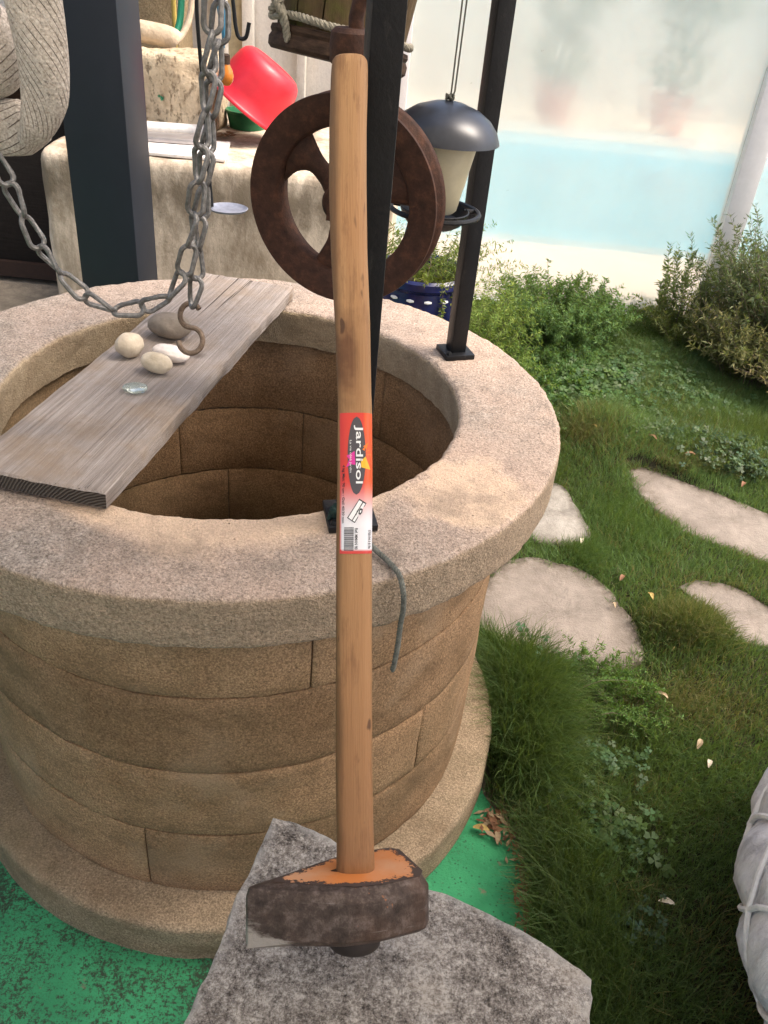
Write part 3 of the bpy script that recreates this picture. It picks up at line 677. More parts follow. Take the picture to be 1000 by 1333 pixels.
# local frame: x right, -y towards viewer, z along the handle
PXM = HT / 1106.6
wig = [(0, .0), (.06, .0010), (.1, .0010), (.2, .0), (.444, .0010), (.53, .0022), (.6, .0025), (.7, .0006), (.78, -.0022), (.85, -.0032), (.92, -.0028), (1, -.0006)]
def hcx(s): return float(np.interp(s, [a for a, b in wig], [b for a, b in wig]))
HA = [(0, .0165), (.05, .0185), (.12, .0172), (.3, .0168), (.5, .0166), (.62, .0158), (.7, .0165), (.85, .0176), (.985, .0174), (.997, .0165), (1, .0150)]
def ha(s): return float(np.interp(s, [a for a, b in HA], [b for a, b in HA]))
NEXP = 2.7
def lobj(name, mb, mat, parent, smooth=True, bevel=0, sharp=35, merge=False, seg=2):
    o = obj(name, mb, mat, None, smooth, bevel, seg, None, sharp, merge); o.parent = parent; return o
def handle_mesh():
    mb = MB(); seg = 36; ss = [i / 90 for i in range(91)]; ss[-1:] = [.997, 1.0]; vs = []
    for s in ss:
        a = ha(s); b = a * .84; cx = hcx(s)
        for k in range(seg):
            q = 2 * math.pi * k / seg; c_, s_ = math.cos(q), math.sin(q)
            x = a * math.copysign(abs(c_) ** (2 / NEXP), c_); y = b * math.copysign(abs(s_) ** (2 / NEXP), s_)
            vs.append((cx + x, y, s * HL))
    n = len(ss); fs = [(i * seg + k, i * seg + (k + 1) % seg, (i + 1) * seg + (k + 1) % seg, (i + 1) * seg + k) for i in range(n - 1) for k in range(seg)]
    fs.append(tuple(range(seg - 1, -1, -1))); fs.append(tuple((n - 1) * seg + k for k in range(seg)))
    return mb.add(vs, fs)
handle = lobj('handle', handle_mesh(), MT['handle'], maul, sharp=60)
# head: outline in its own plane (long axis at 21 degrees away from the viewer)
hz1 = (1232 - 1131) * PXM; hz0 = hz1 - .0545; ca, sa = math.cos(R_(21)), math.sin(R_(21))
outl = [(-.101, -.0036), (-.101, .0036), (-.056, .021), (-.020, .034), (.008, .0385), (.050, .0385), (.0595, .029), (.0605, -.033), (.052, -.045), (.008, -.050), (-.022, -.046), (-.058, -.028)]
hm = Matrix(((ca, -sa, 0), (sa, ca, 0), (0, 0, 1)))
def head_loops():
    def ins(p, d):
        n = len(p); o = []
        for i in range(n):
            a, b, c = Vector(p[i - 1]), Vector(p[i]), Vector(p[(i + 1) % n]); n1 = (b - a).normalized(); n2 = (c - b).normalized()
            # outline runs clockwise -> inward normal on the right
            m1 = Vector((n1.y, -n1.x)); m2 = Vector((n2.y, -n2.x)); m = (m1 + m2); m = m / max(.25, m.length_squared / 2)
            q = b + m * d; o.append((q.x, q.y))
        return o
    i1 = [(x * .955 - .002, y * .88) for x, y in outl]
    i0 = [(x * .965 - .002, y * .84) for x, y in outl]
    paint = [(x * .82 + .007, y * .88 + .001) for x, y in outl]
    return i0, i1, paint
i0, i1, paint = head_loops()
hb = MB(); n = len(outl)
loops = [[(x * .5, y * .5, hz0 + .001) for x, y in outl], [(x, y, hz0 - (.001 if x < -.1 else -.004)) for x, y in i0], [(x, y, hz0 + (.002 if x < -.1 else .010)) for x, y in outl], [(x, y, hz1 - .011) for x, y in outl], [(x, y, hz1 - .0025) for x, y in i1], [(x, y, hz1) for x, y in paint], [(x * .62 + .001, y * .68, hz1 + .0004) for x, y in paint]]
V = [(*(hm @ Vector((x, y, 0))).xy, z) for lp in loops for x, y, z in lp]
Vn = np.array(V)
F = []
for r in range(len(loops) - 1):
    for i in range(n): j = (i + 1) % n; F.append((r * n + j, r * n + i, (r + 1) * n + i, (r + 1) * n + j))
hb.add(V, F)
hb.add([V[i] for i in range(n)], [tuple(range(n))]); b6 = (len(loops) - 1) * n; hb.add([V[b6 + i] for i in range(n)], [tuple(range(n - 1, -1, -1))])
me_h = lobj('head', hb, MT['head'], maul, bevel=0, merge=True)
sub = me_h.modifiers.new('round', 'BEVEL'); sub.width = .0022; sub.segments = 2; sub.limit_method = 'ANGLE'; sub.angle_limit = R_(14)
lobj('collar', MB().lathe([(0, .0005), (.021, .0005), (.0235, .003), (.025, .010), (.025, hz0 + .008)], 32, c=(0, 0, 0)), plain('dark_stained_steel', (.035, .028, .025), .6, .3), maul)
# paint layer on top of the head: rings from the eye outwards, worn towards its edge
pv = []; pc = []; rings = 9; pp = []
NP = 72
def outline_at(k):
    t = k / NP * n; i = int(t) % n; f = t - int(t); a, b = paint[i], paint[(i + 1) % n]; return Vector((a[0] + (b[0] - a[0]) * f, a[1] + (b[1] - a[1]) * f))
Vp = []
for r in range(rings):
    for k in range(NP):
        p = outline_at(k); q = p * (.30 + .70 * r / (rings - 1)); q3 = hm @ Vector((q.x, q.y, 0)); Vp.append((q3.x, q3.y, hz1 + .0009 - .0006 * (r / (rings - 1)) ** 4))
pb = MB().add(Vp, [(r * NP + (k + 1) % NP, r * NP + k, (r + 1) * NP + k, (r + 1) * NP + (k + 1) % NP) for r in range(rings - 1) for k in range(NP)])
pa = lobj('paint', pb, MT['orange'], me_h)
at_ = pa.data.color_attributes.new('edge', 'FLOAT_COLOR', 'POINT')
ev = np.ones((rings, NP, 4), np.float32); ev[..., :3] = (np.linspace(0, 1, rings) ** 3)[:, None, None]; at_.data.foreach_set('color', ev.ravel())
# price sticker wrapped round the handle
def sx_pt(X, S, off):
    """X metres to the right of the handle axis, S metres along the handle from its foot"""
    s = S / HL; a = ha(s); b = a * .84; u = max(-.985, min(.985, X / a)); y = b * (1 - abs(u) ** NEXP) ** (1 / NEXP)
    return (hcx(s) + u * (a + off * abs(u) ** 4), -(y + off), S)
def spx(px, py): return ((px - 459.7) * PXM, (1232 - py) * PXM)          # photo layout -> metres on the sticker
def colmat(name, c, rough=.4): 
    m = Mat(name); return m.out(c, rough, spec=.4)
st_m = Mat('sticker_print'); st_m.out(st_m.attr(), .35, spec=.45)
white = colmat('print_white', (.85, .85, .86)); dgrey = colmat('print_dark_grey', (.075, .068, .08)); blackp = colmat('print_black', (.02, .02, .022)); magenta = colmat('print_magenta', (.72, .035, .33)); yellow = colmat('print_yellow', (.88, .48, .03)); orng = colmat('print_orange', (.86, .2, .02))
NX, NY = 14, 60; V = []; Cc = []
for j in range(NY + 1):
    for i in range(NX + 1):
        px = 440.6 + (482.6 - 440.6) * i / NX + (1.4 * j / NY); py = 538.5 + (720.5 - 538.5) * j / NY
        corner = 0
        V.append(sx_pt(*spx(px, py), .00035)); t = j / NY
        k = min(1, max(0, (t - .47) / .34)); k = k * k * (3 - 2 * k)
        top = np.array([.68, .045, .03]) if i < NX * .75 else np.array([.72, .10, .02])
        c = top * (1 - k) + np.array([.80, .80, .84]) * k
        if i <= 0 or j >= NY - 1: c = np.array([.62, .05, .04])
        Cc.append(c)
stm = MB().add(V, [(j * (NX + 1) + i, (j + 1) * (NX + 1) + i, (j + 1) * (NX + 1) + i + 1, j * (NX + 1) + i + 1) for j in range(NY) for i in range(NX)])
sticker = lobj('sticker', stm, st_m.m, maul)
ca_ = sticker.data.color_attributes.new('Col', 'FLOAT_COLOR', 'POINT'); cc = np.ones((len(Cc), 4), np.float32); cc[:, :3] = Cc; ca_.data.foreach_set('color', cc.ravel())
def wrap(name, polys, mat, off):
    mb = MB()
    for P in polys: mb.add([sx_pt(*spx(*p), off) for p in P], [tuple(range(len(P)))])
    return lobj(name, mb, mat, sticker, smooth=False)
def grid_poly(P, dy=2.5): return P
el = [(462.6 + 11.6 * math.cos(q), 594 + 50.5 * math.sin(q)) for q in np.linspace(0, 2 * math.pi, 60, endpoint=False)]
strips_ = []
for k in range(40):
    y0, y1 = 594 - 50.5 + 101 * k / 40, 594 - 50.5 + 101 * (k + 1) / 40
    h0 = 11.6 * math.sqrt(max(0, 1 - ((y0 - 594) / 50.5) ** 2)); h1 = 11.6 * math.sqrt(max(0, 1 - ((y1 - 594) / 50.5) ** 2))
    for m_ in range(6):
        f0, f1 = -1 + m_ / 3, -1 + (m_ + 1) / 3
        strips_.append([(462.6 + h0 * f0, y0), (462.6 + h0 * f1, y0), (462.6 + h1 * f1, y1), (462.6 + h1 * f0, y1)])
wrap('logo_oval', strips_, dgrey, .0006)
wrap('logo_star', [[(449.5, 594), (454, 600), (459.5, 590)], [(454, 597), (449, 609), (458, 604)], [(454, 592), (460, 588), (461, 606), (455, 605)]], magenta, .0008)
wrap('logo_sun', [[(468.2, 601), (474, 595), (479.8, 612), (474, 610.6), (468.6, 609)]], yellow, .0008)
wrap('logo_rays', [[(471, 582), (477.5, 576.5), (475, 586)], [(472.6, 590), (478, 586), (478.2, 587.4)], [(473.4, 593), (480, 591.6), (480, 593)], [(470, 586), (473, 583), (473, 588)]], orng, .0008)
def text(name, s, px0, px1, py0, py1, mat, off, bold=0.0):
    cu = D.curves.new(name, 'FONT'); cu.body = s; cu.size = 1; cu.offset = bold; cu.resolution_u = 3
    o = D.objects.new(name, cu); COL.objects.link(o); bpy.context.view_layer.update()
    me = D.meshes.new_from_object(o.evaluated_get(bpy.context.evaluated_depsgraph_get())); D.objects.remove(o)
    P = np.zeros((len(me.vertices), 3)); me.vertices.foreach_get('co', P.ravel()); P = np.array([v.co[:] for v in me.vertices])
    mn, mx = P.min(0), P.max(0)
    mb = MB(); mb.add([sx_pt(*spx(px0 + (p[1] - mn[1]) / (mx[1] - mn[1]) * (px1 - px0), py0 + (p[0] - mn[0]) / (mx[0] - mn[0]) * (py1 - py0)), off) for p in P], [tuple(f.vertices) for f in me.polygons])
    D.meshes.remove(me); D.curves.remove(cu)
    return lobj(name, mb, mat, sticker, smooth=False)
text('lettering', 'Jardisol', 459.0, 470.8, 554.5, 630, white, .0010, .012)
text('lettering', 'La vie côté jardin', 453.0, 456.4, 574, 616, white, .0010)
text('lettering', '4 kg Man. 90 cm - Oeil 40/30 mm', 443.4, 447.6, 606, 681, blackp, .0008, .01)
text('lettering', 'Ref. MMAN 90', 461.2, 465.0, 687.6, 715, blackp, .0008, .012)
text('lettering', '3700194 8 8196', 478.0, 481.0, 690, 714, blackp, .0008, .008)
# little picture of the tool head
wrap('print_head', [[(466.6, 649.6), (475.6, 655.4), (461, 681), (451.0, 674.2)]], blackp, .0008)
wrap('print_head_face', [[(466.4, 651.4), (470.6, 654.0), (457.2, 677.2), (452.6, 673.9)], [(471.6, 654.7), (474.3, 656.3), (460.8, 679.4), (458.2, 677.8)]], white, .0010)
wrap('print_eye', [[(466.5, 664), (468.5, 661.8), (471, 663.2), (470.3, 667.5), (467.8, 670.6), (465.6, 669)]], blackp, .0012)
wrap('print_eye_hole', [[(467.4, 665), (469.4, 664), (469.2, 667), (467.2, 668.6)]], white, .0014)
bars = []; y = 686.5; rr_ = random.Random(4)
while y < 716: h_ = rr_.choice([.5, .7, 1.0, 1.4]); bars.append([(447.4, y), (459.8, y), (459.8, y + h_), (447.4, y + h_)]); y += h_ + rr_.choice([.5, .6, .9])
wrap('barcode', bars, blackp, .0008)
# ------------------------------------------------------------------ twine tied to the foot of the front post
def rope_mesh(ctrl, r, strands=3, pitch=.016, n=18, seg=6):
    P = catmull(ctrl, n); mb = MB(); S = 0; acc = [0]
    for i in range(1, len(P)): acc.append(acc[-1] + (P[i] - P[i - 1]).length)
    # resample finely
    m = max(8, int(acc[-1] / (pitch / 9))); Q = []
    for k in range(m + 1):
        s = acc[-1] * k / m; i = min(max(int(np.searchsorted(acc, s)) - 1, 0), len(P) - 2); Q.append(P[i].lerp(P[i + 1], (s - acc[i]) / max(1e-9, acc[i + 1] - acc[i])))
    T = [(Q[min(i + 1, m)] - Q[max(i - 1, 0)]).normalized() for i in range(m + 1)]
    up = Vector((0, 0, 1)) if abs(T[0].z) < .9 else Vector((1, 0, 0)); Nn = (up - T[0] * up.dot(T[0])).normalized(); fr = []
    for t in T: Nn = (Nn - t * Nn.dot(t)).normalized(); fr.append((Nn.copy(), t.cross(Nn)))
    for k in range(strands):
        pts = [Q[i] + (fr[i][0] * math.cos(q) + fr[i][1] * math.sin(q)) * (r * .5) for i in range(m + 1) for q in [2 * math.pi * (k / strands + acc[-1] * i / m / pitch)]]
        mb.tube(pts, r * .58, seg)
    return mb
MT['rope'] = plain('grey_green_rope', (.27, .25, .20), .9, nz=150, amt=.35, bump=.001, bs=500)
MT['twine'] = plain('faded_grey_twine', (.135, .14, .122), .9, nz=90, amt=.4, bump=.0008, bs=500)
MT['teal'] = plain('dark_teal_cord', (.016, .036, .032), .85, nz=150, amt=.5)
zt_ = ZT + .005
tag(obj('twine', rope_mesh([(.235, -.395, zt_ + .012), (.262, -.425, zt_ + .004), (.282, -.447, zt_ + .002), (.296, -.468, zt_), (.3035, -.482, ZT - .012), (.306, -.4795, .765), (.3052, -.475, .735), (.305, -.476, .70), (.3035, -.479, .672), (.302, -.4785, .655)], .0036, 3, .014), MT['twine'], loc=(.235, -.395, zt_)), 'frayed grey twine trailing over the coping edge behind the maul handle', 'twine')
kn = MB()
kr = random.Random(3)
for i in range(9):
    a = kr.uniform(0, 6.28); p = Vector((.203, -.372, zt_ + .012))
    kn.tube(catmull([p + Vector((.006, 0, 0)) + Vector((kr.uniform(-.013, .013), kr.uniform(-.010, .010), kr.uniform(-.012, .013))) for _ in range(4)], 6), .0032, 6)
tag(obj('knotted_cord', kn, MT['teal'], loc=(.203, -.372, zt_)), 'tangled dark teal knot of cord at the foot of the front post', 'cord')

# ------------------------------------------------------------------ wooden bucket hanging behind the pulley
def wood_simple(name, a, b, sc=(3, 3, 30), moss=None):
    m = Mat(name); g = m.noise(4, 6, .65, vec=m.mapped(scale=sc)); f = m.noise(60, 5, .7)
    col = m.mix(.5, m.ramp(g, [(.3, a), (.7, b)]), m.ramp(f, [(.3, .6), (.7, 1.25)]), 'MULTIPLY')
    if moss: col = m.mix(m.ramp(m.noise(22, 5, .6), [(.5, 0.0), (.66, 1.0)]), col, moss)
    return m.out(col, .8, m.bump(m.math('ADD', g, f), .002, .8), spec=.2)
MT['bucketwood'] = wood_simple('mossy_brown_bucket_wood', (.065, .042, .022), (.14, .098, .052), (26, 26, 3), (.095, .085, .028))
MT['bucketrim'] = wood_simple('dark_worn_rim_wood', (.025, .016, .012), (.085, .052, .036), (10, 10, 30))
BK = Vector((.127, .20, 1.292)); BM = Matrix.Rotation(R_(7), 3, 'Y') @ Matrix.Rotation(R_(-8), 3, 'X')
buck = thing('wooden_bucket', 'mossy brown wooden bucket with a dark worn bottom rim hanging behind the pulley', 'bucket', tuple(BK))
ns = 14
for i in range(ns):
    a0, a1 = 2 * math.pi * i / ns + .012, 2 * math.pi * (i + 1) / ns - .012
    pr = [(.098, .014), (.112, .20), (.102, .20), (.088, .014)]
    obj('stave', MB().lathe(pr, 5, c=BK, M=BM, closed=True, a0=a0, a1=a1), MT['bucketwood'], buck)
obj('bottom_rim', MB().lathe([(0, -.004), (.092, -.006), (.104, -.006), (.109, -.001), (.1095, .010), (.106, .016), (.1085, .021), (.107, .027), (.098, .029), (0, .029)], 56, c=BK, M=BM), MT['bucketrim'], buck)
obj('hoop', MB().lathe([(.1125, .15), (.1145, .172), (.112, .172), (.110, .15)], 48, c=BK, M=BM, closed=True), MT['rust'], buck)
rp = []
for i in range(40): a = R_(-188 + 196 * i / 39); rp.append(BK + BM @ Vector((.1085 * math.cos(a), .1085 * math.sin(a), .038 + .002 * math.sin(5 * a))))
lp_ = BK + BM @ Vector((-.083, -.078, .04))
rb = rope_mesh(rp[::3], .0058, 3, .021, 8)
b2 = rope_mesh([lp_ + Vector((.004, -.004, -.014)), lp_ + Vector((.0, -.008, .004)), lp_ + Vector((-.012, -.010, .03)), lp_ + Vector((-.008, -.012, .055)), lp_ + Vector((-.004, -.01, .09)), lp_ + Vector((.003, -.05, .4)), (.05, -.09, TOPZ)], .0065, 3, .021, 10)
b3 = rope_mesh([lp_ + Vector((-.016, -.006, .002)), lp_ + Vector((-.004, -.016, .016)), lp_ + Vector((.006, -.014, .03)), lp_ + Vector((-.004, -.016, .046)), lp_ + Vector((-.014, -.012, .034)), lp_ + Vector((-.006, -.018, .012)), lp_ + Vector((.004, -.012, -.006)), lp_ + Vector((.010, -.010, -.034))], .0058, 3, .021, 10)
rt_ = MB(); 
for q in (rb, b2, b3): rt_.add(q.v, q.f)
tag(obj('rope', rt_, MT['rope'], loc=tuple(lp_)), 'grey-green rope knotted round the wooden bucket', 'rope')

# ------------------------------------------------------------------ bird feeder
MT['domepaint'] = plain('dark_blue_grey_enamel', (.020, .024, .034), .32, .1, .55, 30, .3)
fe = thing('bird_feeder', 'hanging bird feeder with a dark domed hood and cream seed tube', 'bird feeder', (.30, .08, 1.09))
fm = Matrix.Rotation(R_(1.5), 3, 'Y'); fc = Vector((.3015, .08, 1.0905))
dome = [(r * 1.135, .124 + (z - .124) * .84) for r, z in [(.0, .1855), (.006, .185), (.02, .182), (.042, .172), (.058, .158), (.068, .142), (.0725, .128), (.0735, .124), (.0718, .1235), (.066, .140), (.056, .155), (.04, .168), (0, .178)]]
obj('hood', MB().lathe(dome, 64, c=fc, M=fm), MT['domepaint'], fe)
obj('seed_tube', MB().lathe([(0, .018), (.030, .018), (.034, .022), (.053, .128), (.054, .145), (0, .146)], 48, c=fc, M=fm), plain('cream_frosted_plastic', (.56, .51, .36), .4, 0, .4, 18, .12), fe)
obj('tray', MB().lathe([(0, -.006), (.034, -.006), (.044, 0), (.052, .012), (.055, .020), (.053, .021), (.048, .013), (.04, .006), (0, .004)], 48, c=fc, M=fm), MT['black'], fe)
obj('perch_ring', MB().tube([fc + fm @ Vector((.070 * math.cos(a), .070 * math.sin(a), .018)) for a in np.linspace(0, 2 * np.pi, 48, endpoint=False)], .0042, 8, closed=True), MT['black'], fe)
for a in (20, 92, 164, 236, 308):
    obj('perch_bar', MB().tube([fc + fm @ Vector((r * math.cos(R_(a)), r * math.sin(R_(a)), .0165)) for r in (.050, .070)], .004, 8), MT['black'], fe)
tp = fc + fm @ Vector((0, 0, .1762))
cm = MB()
cm.tube([tp, tp + Vector((.001, 0, .012)), (tp.x + .004, .10, 1.6), (.335, .11, TOPZ + .02)], .0014, 6); cm.tube([tp + Vector((.002, 0, 0)), tp + Vector((.006, 0, .012)), (tp.x + .012, .10, 1.6), (.344, .114, TOPZ + .02)], .0014, 6)
for q in range(5): cm.tube([tp + Vector((.0055 * math.cos(t + q), .0055 * math.sin(t + q * 2), .004 + .003 * math.sin(2 * t + q))) for t in np.linspace(0, 6.28, 12, endpoint=False)], .0018, 6, closed=True)
obj('cord', cm, plain('grey_cord', (.09, .09, .075), .8), fe)

# ------------------------------------------------------------------ hat hanging at the upper left
def hatmat():
    m = Mat('speckled_woven_straw'); v = m.mapped(scale=(1, 1, 1))
    f = m.noise(300, 3, .7); g = m.noise(60, 5, .7)
    col = m.ramp(f, [(.3, (.34, .29, .24)), (.55, (.58, .52, .46)), (.75, (.76, .71, .65))])
    wv = m.n('ShaderNodeTexWave', wave_type='BANDS', bands_direction='DIAGONAL'); m.set(wv.inputs['Vector'], m.attr('uvc')); wv.inputs['Scale'].default_value = 11.0; wv.inputs['Distortion'].default_value = .5
    ln = m.ramp(wv.outputs['Fac'], [(.0, 1.0), (.055, 0.0)]); brk = m.ramp(m.noise(38, 3, .6), [(.42, 0.0), (.52, 1.0)])
    lm = m.math('MULTIPLY', ln, brk); sp = m.ramp(m.noise(150, 2, .5), [(.70, 0.0), (.73, 1.0)])
    dk = m.math('MAXIMUM', lm, m.math('MULTIPLY', sp, .7))
    col = m.mix(m.math('MULTIPLY', dk, .85), col, (.10, .08, .065))
    wvx = m.voro(260)
    return m.out(col, .9, m.bump(m.math('SUBTRACT', m.math('ADD', m.math('MULTIPLY', wvx, .5), m.math('MULTIPLY', g, .4)), dk), .0022, .8), spec=.1)
MT['hat'] = hatmat()
hat = thing('woven_hat', 'pale speckled woven hat with a drooping brim hanging at the upper left', 'hat', (-.29, -.15, 1.18))
HY = -.15
def sheet(rows, closed_v=False):
    """rows: list of equal-length point lists"""
    V = [p for r in rows for p in r]; m = len(rows[0]); return MB().add(V, [(i * m + j, i * m + j + 1, (i + 1) * m + j + 1, (i + 1) * m + j) for i in range(len(rows) - 1) for j in range(m - 1)])
def with_uv(o, nu, nv, su, sv):
    a = o.data.color_attributes.new('uvc', 'FLOAT_COLOR', 'POINT'); n = len(o.data.vertices); c = np.ones((n, 4), np.float32)
    k = np.arange(n); c[:, 0] = (k // nv) / nu * su; c[:, 1] = (k % nv) / nv * sv; c[:, 2] = 0; a.data.foreach_set('color', c.ravel())
# brim: a fat rolled band following a drooping curve (path), open C section with thickness
def hp(px, py, dy=0.0):
    k = (HY + dy + 1.2957) / (HY + 1.2957)
    return Vector((.27 + (-.512 + .00092 * px - .000155 * py) * k, HY + dy, 1.4624 + (-.1044 - .00087 * py + .00012 * px) * k))
def fat_band(name, ctrl, widths, depth, su, sv, seed):
    path = catmull(ctrl, 10); rows = []; NS = 32; n_ = len(path)
    for i, p in enumerate(path):
        t = i / (n_ - 1); T = (path[min(i + 1, n_ - 1)] - path[max(i - 1, 0)]).normalized(); side = Vector((-T.z, 0, T.x)).normalized(); h_ = float(np.interp(t, np.linspace(0, 1, len(widths)), widths)) * .00092; r_ = []
        for k in range(NS + 1):
            q = 2 * math.pi * k / NS; w1 = .0022 * math.sin(t * 11 + 2 * q + seed)
            r_.append(p + side * (h_ * math.cos(q)) + Vector((0, -(depth * min(1, h_ / .02) + w1) * math.sin(q), 0)))
        rows.append(r_)
    o = obj(name, sheet(rows), MT['hat'], hat, sharp=180); with_uv(o, len(rows), NS + 1, su, sv); return o
fat_band('brim', [hp(22, -60, -.03), hp(40, -10, -.032), hp(52, 40, -.035), hp(60, 85, -.036), hp(62, 125, -.034), hp(54, 160, -.028), hp(38, 186, -.016)], [36, 37, 35, 33, 31, 24, 14], .018, 1.1, 1.3, 0)
fat_band('brim_underside', [hp(66, 164, .004), hp(36, 165, 0), hp(0, 163, 0), hp(-60, 157, .002)], [20, 36, 38, 38], .016, .25, 1.1, 2)
crn = []
for i in range(25):
    th = math.pi * i / 24; crn.append([hp(-20, 58, -.002) + Vector((.050 * math.sin(th) * math.cos(q), .04 * math.sin(th) * math.sin(q), .0555 * math.cos(th))) for q in np.linspace(0, 2 * np.pi, 33)])
oc_ = obj('crown', sheet(crn), MT['hat'], hat, sharp=180); with_uv(oc_, 25, 33, .8, 1.0)
und = []
for i in range(12):
    t = i / 11; und.append([hp(48 - 130 * t, 60 + 100 * v_, .045) for v_ in np.linspace(0, 1, 10)])
ou = obj('gap_shade_sheet', sheet(und), MT['bucketrim'], hat, sharp=180)  # dark sheet behind the brim gap, its colour standing in for shade
obj('loop', MB().tube([(-.25, HY - .03, 1.41), (-.33, -.165, 1.46), (-.378, -.17, 1.55)], .002, 6), MT['rope'], hat)

# ------------------------------------------------------------------ pergola post, and an unseen roof added to shade the left
per = thing('pergola', 'slate blue pergola post standing behind the left of the well', 'pergola', (-.61, 1.22, 0))
M = Matrix.Rotation(R_(-3), 3, 'Z')
obj('post', MB().box((-.610, 1.235, 1.24), (.176, .165, 2.48), M), MT['slate'], per, bevel=.003)
obj('foot_plate', MB().box((-.610, 1.235, .006), (.26, .25, .012), M), MT['slate'], per, bevel=.002)
obj('added_roof_beam', MB().box((-1.9, 1.235, 2.56), (2.75, .16, .16)), MT['slate'], per, bevel=.003)
obj('added_roof_beam', MB().box((-1.9, 3.3, 2.56), (2.75, .16, .16)), MT['slate'], per, bevel=.003)
sl0 = obj('added_roof_slat', MB().box((0, 0, 0), (2.6, .17, .02), Matrix.Rotation(R_(-20), 3, 'X')), MT['slate'], per, bevel=.002)
sl0.location = Vector((-2.0, 1.36, 2.56)) - Vector(per.location)
sl0.data.transform(Matrix.Translation(Vector(per.location)))
for i in range(1, 11):
    c = copyobj(sl0, per); c.location = Vector((-2.0, 1.36 + i * .185, 2.56)) - Vector(per.location)

# unseen canopy, added over the near garden to put the foreground in shade
cano = thing('added_shade_canopy', 'unseen beige canopy added above the near garden to shade the foreground', 'canopy', (0, -1.5, 2.75))
CX0, CX1, CY0, CY1, CZ = -2.6, 3.3, -4.2, -.15, 2.75
cl_ = [[Vector((CX0 + (CX1 - CX0) * i / 24, CY0 + (CY1 - CY0) * j / 20, CZ - .10 * math.sin(math.pi * i / 24) * math.sin(math.pi * j / 20))) for i in range(25)] for j in range(21)]
clm = Mat('added_canopy_cloth'); clm.out(clm.ramp(clm.noise(300, 2), [(.3, (.66, .60, .50)), (.7, (.72, .66, .55))]), .9)
ct = clm.n('ShaderNodeBsdfTranslucent'); ct.inputs[0].default_value = (.80, .74, .63, 1); cx_ = clm.n('ShaderNodeMixShader'); cx_.inputs[0].default_value = .5
clm.t.links.new(clm.b.outputs[0], cx_.inputs[1]); clm.t.links.new(ct.outputs[0], cx_.inputs[2]); clm.t.links.new(cx_.outputs[0], clm.t.nodes['Material Output'].inputs[0])
obj('cloth', sheet(cl_), clm.m, cano, sharp=180)
for x, y in ((CX0, CY0), (CX1, CY0), (CX0, CY1), (CX1, CY1)): obj('pole', MB().tube([(x, y, 0), (x, y, CZ + .03)], .03, 12), MT['slate'], cano)

# ------------------------------------------------------------------ rendered plinth and the things on it
def mat_render(name, base, stain, amt=.5, sc=3.0, seed=(0, 0, 0)):
    m = Mat(name); b = m.noise(sc, 6, .65, vec=m.mapped(loc=seed)); f = m.noise(90, 4, .7); s2 = m.noise(9, 6, .7, vec=m.mapped(scale=(1.5, 1.5, .6), loc=seed))
    col = m.mix(m.math('MULTIPLY', m.ramp(m.math('ADD', m.math('MULTIPLY', b, .5), m.math('MULTIPLY', s2, .5)), [(.47, 0.0), (.62, 1.0)]), amt), base, stain)
    col = m.mix(.4, col, m.ramp(f, [(.3, .8), (.7, 1.1)]), 'MULTIPLY')
    return m, col, m.bump(m.math('ADD', f, m.math('MULTIPLY', b, .6)), .004, .7)
m_, c_, n_ = mat_render('cream_rendered_plinth', (.66, .56, .445), (.24, .185, .125), .8, 3.1)
zz = m_.xyz()[2]    # grey-brown grime running down from the top edge
gr_ = m_.ramp(m_.math('ADD', m_.math('ABSOLUTE', m_.math('SUBTRACT', zz, .665)), m_.math('MULTIPLY_ADD', m_.noise(11, 6, .7, vec=m_.mapped(scale=(1, 1, .45))), .36, -.18)), [(.02, 1.0), (.12, 0.0)])
c_ = m_.mix(m_.math('MULTIPLY', gr_, .85), c_, (.17, .135, .095))
run_ = m_.ramp(m_.noise(9, 6, .7, vec=m_.mapped(scale=(2.0, 2.0, .22))), [(.50, 0.0), (.66, 1.0)])
c_ = m_.mix(m_.math('MULTIPLY', run_, .5), c_, (.24, .19, .13))
MT['plinth'] = m_.out(c_, .92, n_, spec=.1)
PLZ = .765
def rounded_box(x0, x1, y0, y1, z0, z1, r, n=8, amp=.004, seed=1):
    bm = bmesh.new(); bmesh.ops.create_cube(bm, size=1.0)
    for v in bm.verts: v.co = ((x0 + x1) / 2 + v.co.x * (x1 - x0), (y0 + y1) / 2 + v.co.y * (y1 - y0), (z0 + z1) / 2 + v.co.z * (z1 - z0))
    bmesh.ops.bevel(bm, geom=bm.edges[:], offset=r, segments=3, profile=.5, affect='EDGES')
    bmesh.ops.subdivide_edges(bm, edges=[e for e in bm.edges if e.calc_length() > r * 2.5], cuts=n, use_grid_fill=True)
    bmesh.ops.triangulate(bm, faces=[f for f in bm.faces if len(f.verts) > 4])
    P = np.array([v.co[:] for v in bm.verts]); d = np.stack([fbm(P * 9, seed + k, 3) for k in range(3)], 1) * amp; P = P + d
    mb = MB(); mb.v = [tuple(p) for p in P]; mb.f = [tuple(v.index for v in f.verts) for f in bm.faces]; mb.m = [0] * len(mb.f); bm.free(); return mb
tag(obj('rendered_plinth', rounded_box(-1.02, .19, 1.69, 2.72, -.03, PLZ, .035, 10, .012), MT['plinth'], loc=(-.41, 2.2, 0), sharp=50), 'low cream rendered masonry plinth behind the well, stained brown down its face', 'plinth')
m_, c_, n_ = mat_render('rough_limestone', (.72, .59, .42), (.30, .215, .135), .7, 7)
pit = m_.ramp(m_.noise(34, 5, .7, vec=m_.mapped(scale=(1.3, 1, .7), rot=(0, .5, 0))), [(.36, 1.0), (.45, 0.0)])
c_ = m_.mix(m_.math('MULTIPLY', pit, .65), c_, (.22, .15, .09))
